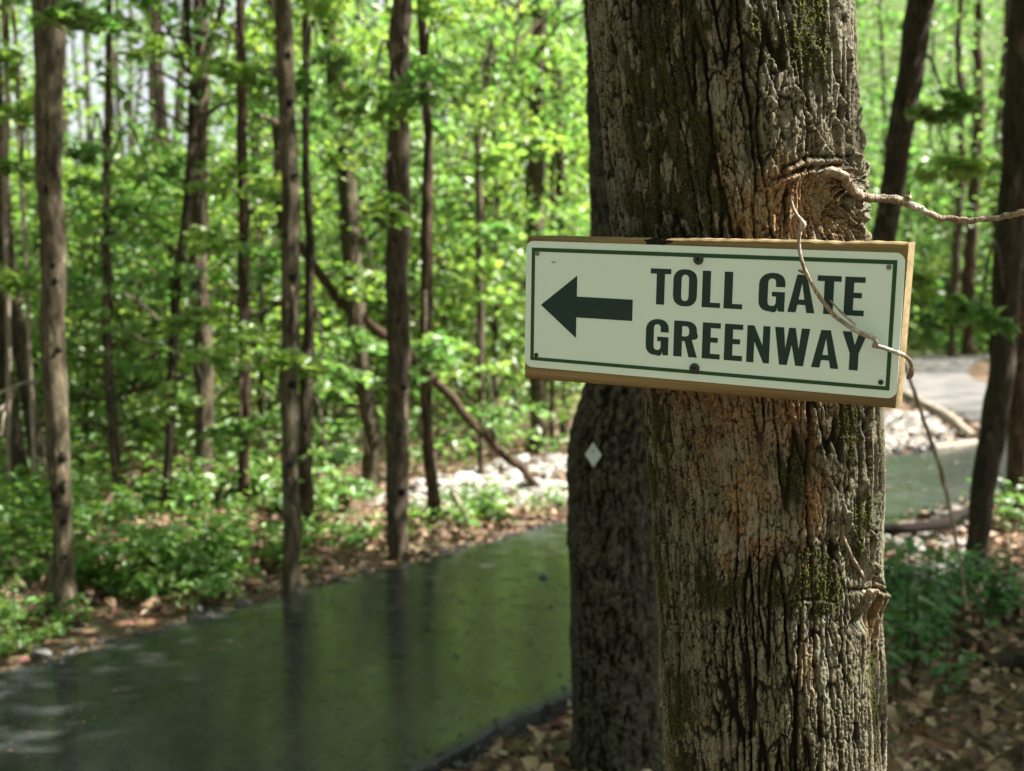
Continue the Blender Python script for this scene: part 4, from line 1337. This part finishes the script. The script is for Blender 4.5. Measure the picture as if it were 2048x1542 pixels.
vine = px_tube("hanging_vine", [(1800, 700, 4.3, 5), (1834, 800, 4.3, 8), (1862, 880, 4.3, 9), (1888, 965, 4.3, 10), (1898, 1010, 4.3, 8), (1908, 1060, 4.3, 7), (1925, 1150, 4.3, 5), (1934, 1215, 4.3, 4)], M_TWIG, None, 8, 60, .2, 3)
tag(vine, "thin vine stem rising from the shrub to the right end of the sign", "vine")


# ------------------------------------------------------------------ stones, gravel, crumbs
def stones(mb, C, size, r, flat=.6):
    ph = (1 + 5**.5) / 2
    iv = np.array([(-1, ph, 0), (1, ph, 0), (-1, -ph, 0), (1, -ph, 0), (0, -1, ph), (0, 1, ph), (0, -1, -ph), (0, 1, -ph), (ph, 0, -1), (ph, 0, 1), (-ph, 0, -1), (-ph, 0, 1)], float) / 1.9
    it = np.array([(0, 11, 5), (0, 5, 1), (0, 1, 7), (0, 7, 10), (0, 10, 11), (1, 5, 9), (5, 11, 4), (11, 10, 2), (10, 7, 6), (7, 1, 8), (3, 9, 4), (3, 4, 2), (3, 2, 6), (3, 6, 8), (3, 8, 9), (4, 9, 5), (2, 4, 11), (6, 2, 10), (8, 6, 7), (9, 8, 1)])
    n = len(C)
    V = iv[None] * (1 + r.normal(0, .18, (n, 12, 1)))
    V = V * np.stack([r.uniform(.7, 1.2, n), r.uniform(.7, 1.2, n), r.uniform(.5, .9, n) * flat / .6], 1)[:, None]
    a = r.random(n) * 6.28
    ca, sa = np.cos(a)[:, None], np.sin(a)[:, None]
    X = V[..., 0] * ca - V[..., 1] * sa; Y = V[..., 0] * sa + V[..., 1] * ca
    V = np.stack([X, Y, V[..., 2]], -1) * np.asarray(size).reshape(-1, 1, 1) + C[:, None]
    mb.add(V, None, (it[None] + np.arange(n)[:, None, None] * 12).reshape(-1, 3))


def in_poly(x, y, poly):
    c = np.zeros(len(x), bool)
    j = len(poly) - 1
    for i in range(len(poly)):
        xi, yi = poly[i]; xj, yj = poly[j]
        m = ((yi > y) != (yj > y)) & (x < (xj - xi) * (y - yi) / (yj - yi + 1e-12) + xi)
        c ^= m
        j = i
    return c


def rand_in(poly, n, r):
    P = np.array(poly)
    lo, hi = P.min(0), P.max(0)
    out = []
    while sum(len(o) for o in out) < n:
        q = lo + (hi - lo) * r.random((n * 2, 2))
        out.append(q[in_poly(q[:, 0], q[:, 1], poly)])
    return np.concatenate(out)[:n]


def gpoly(pxs):
    return [tuple(on_ground(a, b)[:2]) for a, b in pxs]


SWALE = gpoly([(735, 1010), (850, 966), (1000, 936), (1140, 918), (1300, 906), (1500, 890), (1700, 850), (1800, 826), (1905, 836), (1900, 884), (1700, 915), (1500, 945), (1300, 985), (1140, 1008), (1000, 1016), (850, 1022)])
r5 = np.random.default_rng(5)
mb = MB()
q = rand_in(SWALE, 7500, r5)
sz_ = np.exp(r5.normal(math.log(.036), .5, len(q)))
stones(mb, np.c_[q, gh(q[:, 0], q[:, 1]) + sz_ * .08], sz_, r5, .45)
sm = gpoly([(1755, 1092), (1850, 1092), (1935, 1080), (1940, 1150), (1850, 1172), (1755, 1168)])
q = rand_in(sm, 900, r5)
s2 = np.exp(r5.normal(math.log(.030), .5, len(q)))
stones(mb, np.c_[q, gh(q[:, 0], q[:, 1]) + s2 * .3], s2, r5)
q = rand_in(gpoly([(1745, 1010), (1930, 990), (1950, 1060), (1745, 1092)]), 6000, r5)
d, sg_ = path_dist(q[:, 0], q[:, 1]); q = q[(d > HALF - .16 * r5.random(len(q)))]
s2 = np.exp(r5.normal(math.log(.014), .4, len(q)))
stones(mb, np.c_[q, np.maximum(gh(q[:, 0], q[:, 1]), .015) + s2 * .3], s2, r5)
tag(mb.build("gravel", M_STONE, None, False), "bright white limestone gravel in the drainage strip beyond the path", None, None, "stuff")

mb = MB()
n = 5200
k = r5.integers(10, len(PATH) - 30, n)
k = np.where(r5.random(n) < .75, r5.integers(20, 150, n), k)
T = np.gradient(PATH, axis=0); T /= np.linalg.norm(T, axis=1)[:, None]
Nn = np.stack([T[:, 1], -T[:, 0]], 1)
sd = np.where(r5.random(n) < .55, -1, 1)
off = HALF + r5.normal(.02, .06, n) + np.abs(r5.normal(0, .05, n))
q = PATH[k] + Nn[k] * (sd * off)[:, None] + r5.normal(0, .03, (n, 2))
s3 = np.exp(r5.normal(math.log(.0085), .55, n))
stones(mb, np.c_[q, np.maximum(gh(q[:, 0], q[:, 1]), .0) + .012 + .02 * (off < HALF + .03)], s3, r5)
k = r5.integers(60, 130, 3600)                 # low ridge of spoil along the far edge
off = HALF + .02 + np.abs(r5.normal(.07, .06, 3600))
q = PATH[k] - Nn[k] * off[:, None] + r5.normal(0, .04, (3600, 2))
on = fbm(q[:, 0] * 1.1, q[:, 1] * 1.1, 29, 3)
q = q[on > -.25]
s3 = np.exp(r5.normal(math.log(.015), .5, len(q)))
stones(mb, np.c_[q, np.maximum(gh(q[:, 0], q[:, 1]), .0) + .015 + .035 * r5.random(len(q))], s3, r5)
q = PATH[r5.integers(25, 120, 700)] + r5.normal(0, .55, (700, 2))
d, _ = path_dist(q[:, 0], q[:, 1]); q = q[(d < HALF * .97) & (fbm(q[:, 0] * 1.6, q[:, 1] * 1.6, 30, 3) > .05)]
s3 = np.exp(r5.normal(math.log(.006), .5, len(q)))
stones(mb, np.c_[q, np.full(len(q), .032)], s3, r5)
tag(mb.build("asphalt_crumbs", M_CRUMB, None, False), "loose dark asphalt crumbs along both edges of the path", None, None, "stuff")

mb = MB()
c = on_ground(1195, 1538)
stones(mb, np.array([[c[0], c[1] - .05, .05]]), np.array([.085]), r5)
tag(mb.build("rock", M_GREYSTONE, None, False), "blue grey rock at the foot of the dark trunk with the marker", "rock")
mb = MB()
c = on_ground(350, 1312)
stones(mb, np.array([[c[0] - .62, c[1] - .02, .015]]), np.array([.055]), r5)
tag(mb.build("rock", M_GREYSTONE, None, False), "flat grey rock in the litter at the left path edge", "rock")

# ------------------------------------------------------------------ leaf litter
mb = MB()
r6 = np.random.default_rng(6)
def litter(poly, n, size, off_path=.06):
    q = rand_in(poly, n, r6)
    d, _ = path_dist(q[:, 0], q[:, 1])
    q = q[d > HALF + off_path - .22 * r6.random(len(q)) * (r6.random(len(q)) < .3)]
    C = np.c_[q, np.maximum(gh(q[:, 0], q[:, 1]), .014) + .012 + .03 * r6.random(len(q))]
    size = np.exp(r6.normal(math.log(size * .85), .38, len(C)))
    leaves(mb, C, size, pitch=r6.normal(0, .45, len(C)), roll=r6.normal(0, .7, len(C)), r=r6, six=True)
litter([(-5, 3.5), (2, 9.5), (2, 12), (-8, 12), (-8, 3.5)], 15000, .060)
litter([(-.6, 2.2), (3.5, 2.2), (5.5, 8), (4.5, 10.5), (3.2, 9.6), (-.2, 4)], 12000, .060, -.03)
litter([(2, 10), (9, 15), (9, 22), (3, 18), (-1, 13)], 4000, .075)
tag(mb.build("leaf_litter", M_LITTER, None, False), "dry brown and tan leaves covering the forest floor", None, None, "stuff")
mb = MB()
q = PATH[r6.integers(25, 130, 9000)] + r6.normal(0, .6, (9000, 2))
d, _ = path_dist(q[:, 0], q[:, 1])
clump = fbm(q[:, 0] * .9 + q[:, 1] * .5, q[:, 1] * 1.5 - q[:, 0] * .8, 37, 4)
q = q[(d < HALF * .99) & ((clump > .44) | ((d > HALF * .86) & (r6.random(9000) < .4)) | (r6.random(9000) < .02))]
sz_ = np.exp(r6.normal(math.log(.014), .45, len(q)))
leaves(mb, np.c_[q, np.full(len(q), .038)], sz_, pitch=r6.normal(0, .15, len(q)), roll=r6.normal(0, .25, len(q)), r=r6, six=True)
tag(mb.build("path_litter", M_LITTER, None, False), "scattered small dry leaf scraps lying on the wet path", None, None, "stuff")


# ------------------------------------------------------------------ undergrowth on the left bank
def plants(mb, C, hmin, hmax, nl, leaf, r, m=0):
    for c in C:
        h = r.uniform(hmin, hmax)
        n = int(nl * r.uniform(.6, 1.4))
        lean = r.normal(0, .25, 2)
        u = r.random(n)**.5
        a = r.random(n) * 6.28
        rad = h * .55 * (.3 + .7 * u) * np.sqrt(r.random(n))
        P = np.stack([c[0] + np.cos(a) * rad + lean[0] * h * u, c[1] + np.sin(a) * rad + lean[1] * h * u, c[2] + h * u], 1)
        leaves(mb, P, leaf, yaw=a + r.normal(0, .5, n), pitch=r.normal(-.1, .35, n), roll=r.normal(0, .35, n), m=m, r=r, six=True)


mb = MB()
r8 = np.random.default_rng(8)
BANK = gpoly([(-60, 1250), (110, 1225), (250, 1215), (380, 1195), (480, 1155), (555, 1120), (640, 1100), (770, 1085), (780, 1030), (600, 1000), (450, 1020), (200, 1015), (-60, 1030)])
q = rand_in(BANK, 900, r8)
den = fbm(q[:, 0] * 1.3, q[:, 1] * 1.1, 23, 3)
q = q[den > .26]
plants(mb, np.c_[q, gh(q[:, 0], q[:, 1])], .10, .50, 26, .070, r8)
q = rand_in(gpoly([(-60, 1370), (40, 1330), (130, 1290), (150, 1250), (-60, 1240)]), 60, r8)
d, _ = path_dist(q[:, 0], q[:, 1]); q = q[d > HALF + .25]
plants(mb, np.c_[q, gh(q[:, 0], q[:, 1])], .08, .2, 16, .045, r8)
q = rand_in(gpoly([(150, 1290), (380, 1240), (560, 1165), (800, 1090), (1100, 1030), (1100, 1005), (800, 1060), (560, 1110), (380, 1180), (150, 1230)]), 170, r8)
d, _ = path_dist(q[:, 0], q[:, 1]); q = q[(d > HALF + .18) & (fbm(q[:, 0] * 1.6, q[:, 1] * 1.4, 24, 3) > -.15)]
plants(mb, np.c_[q, gh(q[:, 0], q[:, 1])], .06, .26, 16, .055, r8)
tag(mb.build("undergrowth", [M_GROUNDLEAF], None, False), "low bright green leafy ground cover on the bank left of the path", None, None, "stuff")
mb = MB()
q = rand_in([(-9, 9.5), (-1.5, 9.5), (1, 14), (0, 26), (-12, 26)], 900, r8)
q = q[~in_poly(q[:, 0], q[:, 1], SWALE)]
plants(mb, np.c_[q, gh(q[:, 0], q[:, 1])], .2, .7, 22, .085, r8)
q = rand_in([(5.5, 6.5), (9, 9), (8, 12), (6, 10.5), (4.6, 8.5)], 50, r8)
plants(mb, np.c_[q, gh(q[:, 0], q[:, 1])], .1, .3, 18, .07, r8)
q = rand_in(gpoly([(1000, 1030), (850, 1050), (800, 1070), (830, 1030), (1000, 1015), (1130, 1005), (1130, 1025)]), 18, r8)
plants(mb, np.c_[q, gh(q[:, 0], q[:, 1])], .08, .28, 16, .06, r8)
tag(mb.build("undergrowth", [M_LEAF], None, False), "knee high green seedlings and herbs deeper in the wood", None, None, "stuff")

r9 = np.random.default_rng(9)
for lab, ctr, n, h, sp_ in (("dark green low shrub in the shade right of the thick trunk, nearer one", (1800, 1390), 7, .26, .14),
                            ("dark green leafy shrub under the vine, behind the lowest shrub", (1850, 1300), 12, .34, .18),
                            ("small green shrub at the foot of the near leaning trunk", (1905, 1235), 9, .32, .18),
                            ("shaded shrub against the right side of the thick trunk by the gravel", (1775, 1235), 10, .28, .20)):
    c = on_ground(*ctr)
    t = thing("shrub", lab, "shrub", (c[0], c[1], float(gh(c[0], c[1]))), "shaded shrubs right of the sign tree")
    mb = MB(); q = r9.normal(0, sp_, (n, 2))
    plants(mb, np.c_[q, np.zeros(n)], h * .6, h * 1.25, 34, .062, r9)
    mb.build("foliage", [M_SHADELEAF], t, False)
    for a in q:
        v, qd, _ = tube_arrays(resample(np.array([[a[0], a[1], -.05], [a[0] * 1.03, a[1] * 1.03, h * .4], [a[0] * 1.1, a[1] * 1.1, h]]), 5), np.linspace(.005, .002, 5), 5, cap=False)
        MB().add(v, qd).build("stem", M_BARKD, t)
c = on_ground(2000, 1060)
t = thing("sapling_bush", "small bright bush peeping out between the two trunks at the right edge", "shrub", (c[0], c[1], float(gh(c[0], c[1]))))
mb = MB(); plants(mb, np.c_[r9.normal(0, .16, (10, 2)), np.zeros(10)], .25, .45, 20, .06, r9)
mb.build("foliage", [M_LEAF], t, False)
v, qd, _ = tube_arrays([(0, 0, -.05), (.01, 0, .15), (.0, .01, .35)], [.008, .006, .003], 6, cap=False)
MB().add(v, qd).build("stem", M_BARK, t)

# ------------------------------------------------------------------ saplings of the understorey
r10 = np.random.default_rng(10)
SAPSPOT = []


def try_sap(x, y, top_only=False):
    px, _ = to_px((x, y, 1.0))
    d, _ = path_dist(x, y)
    if d[0] < HALF + .9: return
    if in_poly(np.array([x]), np.array([y]), SWALE)[0]: return
    if 560 < px < 1160 and y < 13.4: return
    if 1690 < px < 2000 and y < 40: return
    if px < 700 and y < 10.6 and r10.random() > .12: return
    if 60 < px < 380 and y > 20: return
    for sx_, sy_ in SAPSPOT:
        if math.hypot(x - sx_, y - sy_) < .55: return
    SAPSPOT.append((x, y))


for k in range(4000):
    if len(SAPSPOT) >= 84: break
    y = 9.5 + 20 * r10.random()**1.2
    x = (r10.random() * .60 - .50) * y + .2
    try_sap(x, y)
nl_ = len(SAPSPOT)
for k in range(900):
    if len(SAPSPOT) >= nl_ + 16: break
    y = 40 + 14 * r10.random()
    x = (.28 + .2 * r10.random()) * y
    try_sap(x, y)

used = {}
SAPS = []
for k, (x, y) in enumerate(sorted(SAPSPOT, key=lambda s: s[1])):
    z = float(gh(x, y))
    t = thing("sapling", "", "sapling", (x, y, z), "saplings under the trees")
    kk = k % 8
    sc = r10.uniform(.85, 1.35) * (1.0 if y < 20 else 1.5)
    hz = r10.uniform(.9, 1.5) * (1.0 if y < 20 else 1.6)
    low = r10.uniform(.25, .9)
    pxs, _ = to_px((x, y, 1.2))
    if -60 < pxs < 510:
        low = min(low, .4); hz = min(hz, (1.5 + .135 * y - low) / (2.3 + .5 * (kk % 4)))
    put_crown(t, SAPL[kk], (0, 0, low), (sc, sc, hz), r10.random() * 6.28)
    Hh = low + (2.3 + .5 * (kk % 4)) * hz
    lean = r10.normal(0, .06, 2)
    pp = resample(np.array([[0, 0, -.05], [lean[0] * Hh * .3, lean[1] * Hh * .3, Hh * .4], [lean[0] * .2, lean[1] * .2, Hh * .97]]), 9)
    v, qd, _ = tube_arrays(pp, np.linspace(.022, .006, 9) * (1 + .12 * Hh), 7, .1, k, cap=False)
    MB().add(v, qd).build("stem", M_BARK, t)
    px, _ = to_px((x, y, 1.2))
    best = min(TREEPX, key=lambda q: abs(q[1] - px) + 3 * abs(q[2] - y))
    rel = "in front of" if y < best[2] - .5 else ("behind" if y > best[2] + .5 else "beside")
    sd = "to the left" if px < best[1] - 8 else "to the right"
    size = "low" if Hh < 3.4 else ("head-high" if Hh < 4.4 else ("tall" if Hh < 6 else "very tall"))
    tint = "yellow-green" if kk % 2 == 0 else "green"
    SAPS.append(t)
    lab = f"{size} {tint} sapling {rel} the {best[3]}, {sd}"
    t["label"] = lab

for l in set(t["label"] for t in SAPS):
    same = [t for t in SAPS if t["label"] == l]        # in order of depth
    if len(same) == 2:
        words = ["nearer one", "farther one"]
    else:
        words = ["nearest", "second nearest", "third nearest", "fourth nearest", "fifth nearest", "sixth nearest"]
    if len(same) > 1:
        for t, wd in zip(same, words):
            t["label"] = l.replace(", to the", ", " + wd + " to the")

# ------------------------------------------------------------------ the far wood: one mass of trunks and leaves
mb = MB()
r11 = np.random.default_rng(11)
n = 72000
y = 31 + 33 * r11.random(n)**1.15
x = (r11.random(n) * 1.24 - .62) * y
z = 23 * r11.random(n)**1.1
px = 1024 + F * x / y
py = 624 - F * (z - 1.6) / y
den = fbm(x * .22 + z * .05, z * .30 + y * .11, 77, 4)
keep = den > -.30
keep &= ~((px > 90) & (px < 350) & (py > 60) & (py < 270) & (fbm(px * .025, py * .025, 15, 3) > .20))
dd, _ = path_dist(x, y)
keep &= ~((dd < 2.4) & (z < 4.5))
keep &= ~((px > 1690) & (px < 2010) & (y < 42) & (z < 3.0))
C = np.c_[x, y, z + gh(x, y)][keep]
leaves(mb, C, .25, r=r11, wide=.75)
n = 36000                                      # brush on the slope behind
y = 44 + 110 * r11.random(n)**1.2; x = (r11.random(n) * 1.3 - .65) * y
leaves(mb, np.c_[x, y, gh(x, y) + 3.6 * r11.random(n)**2], .46, r=r11, wide=.8)
n = 30000                                      # closed green edge beyond the path's end and behind the left wood
sx_ = np.where(r11.random(n) < .62, r11.uniform(.24, .60, n), r11.uniform(-.60, .12, n))
y = 46 + 18 * r11.random(n); x = sx_ * y
z = 1 + 19 * r11.random(n)
px = 1024 + F * x / y; py = 624 - F * (z - 1.6) / y
ok = fbm(x * .30, z * .45, 79, 4) > -.12
ok &= ~((px > 90) & (px < 350) & (py > 60) & (py < 270) & (fbm(px * .025, py * .025, 15, 3) > .20))
leaves(mb, np.c_[x, y, z + gh(x, y) * .7][ok], .34, r=r11, wide=.8)
n = 30000                                      # unseen wood behind the camera, added to cut sky light and bounce green
a = math.radians(105) + math.radians(330 - 105 + 0) * r11.random(n)
d = 9 + 13 * r11.random(n)
z = .5 + 15 * r11.random(n)
x, y = np.sin(a) * d, np.cos(a) * d
ok = (fbm(x * .25 + z * .1, y * .25 + z * .2, 78, 3) > -.25) & ~((np.abs(x + 5) < 3) & (z < 3))
leaves(mb, np.c_[x, y, z][ok], .36, r=r11, wide=.75)
for k in range(130):
    yy = 30 + 30 * r11.random(); xx = (r11.random() * 1.1 - .55) * yy
    d, _ = path_dist(xx, yy)
    if d[0] < 2: continue
    if 1690 < 1024 + F * xx / yy < 2010 and yy < 44: continue
    r0 = r11.uniform(.08, .2); g0 = float(gh(xx, yy))
    P = resample(np.array([[xx, yy, g0 - .2], [xx + r11.normal(0, .3), yy, g0 + 8], [xx + r11.normal(0, .6), yy, g0 + 19]]), 8)
    v, qd, _ = tube_arrays(P, np.linspace(r0, r0 * .4, 8), 7, .1, k, cap=False)
    mb.add(v, qd, None, 1)
tag(mb.build("distant_woodland", [M_LEAF, M_BARK], None, False), "far mass of green woodland behind the trees", None, None, "stuff")
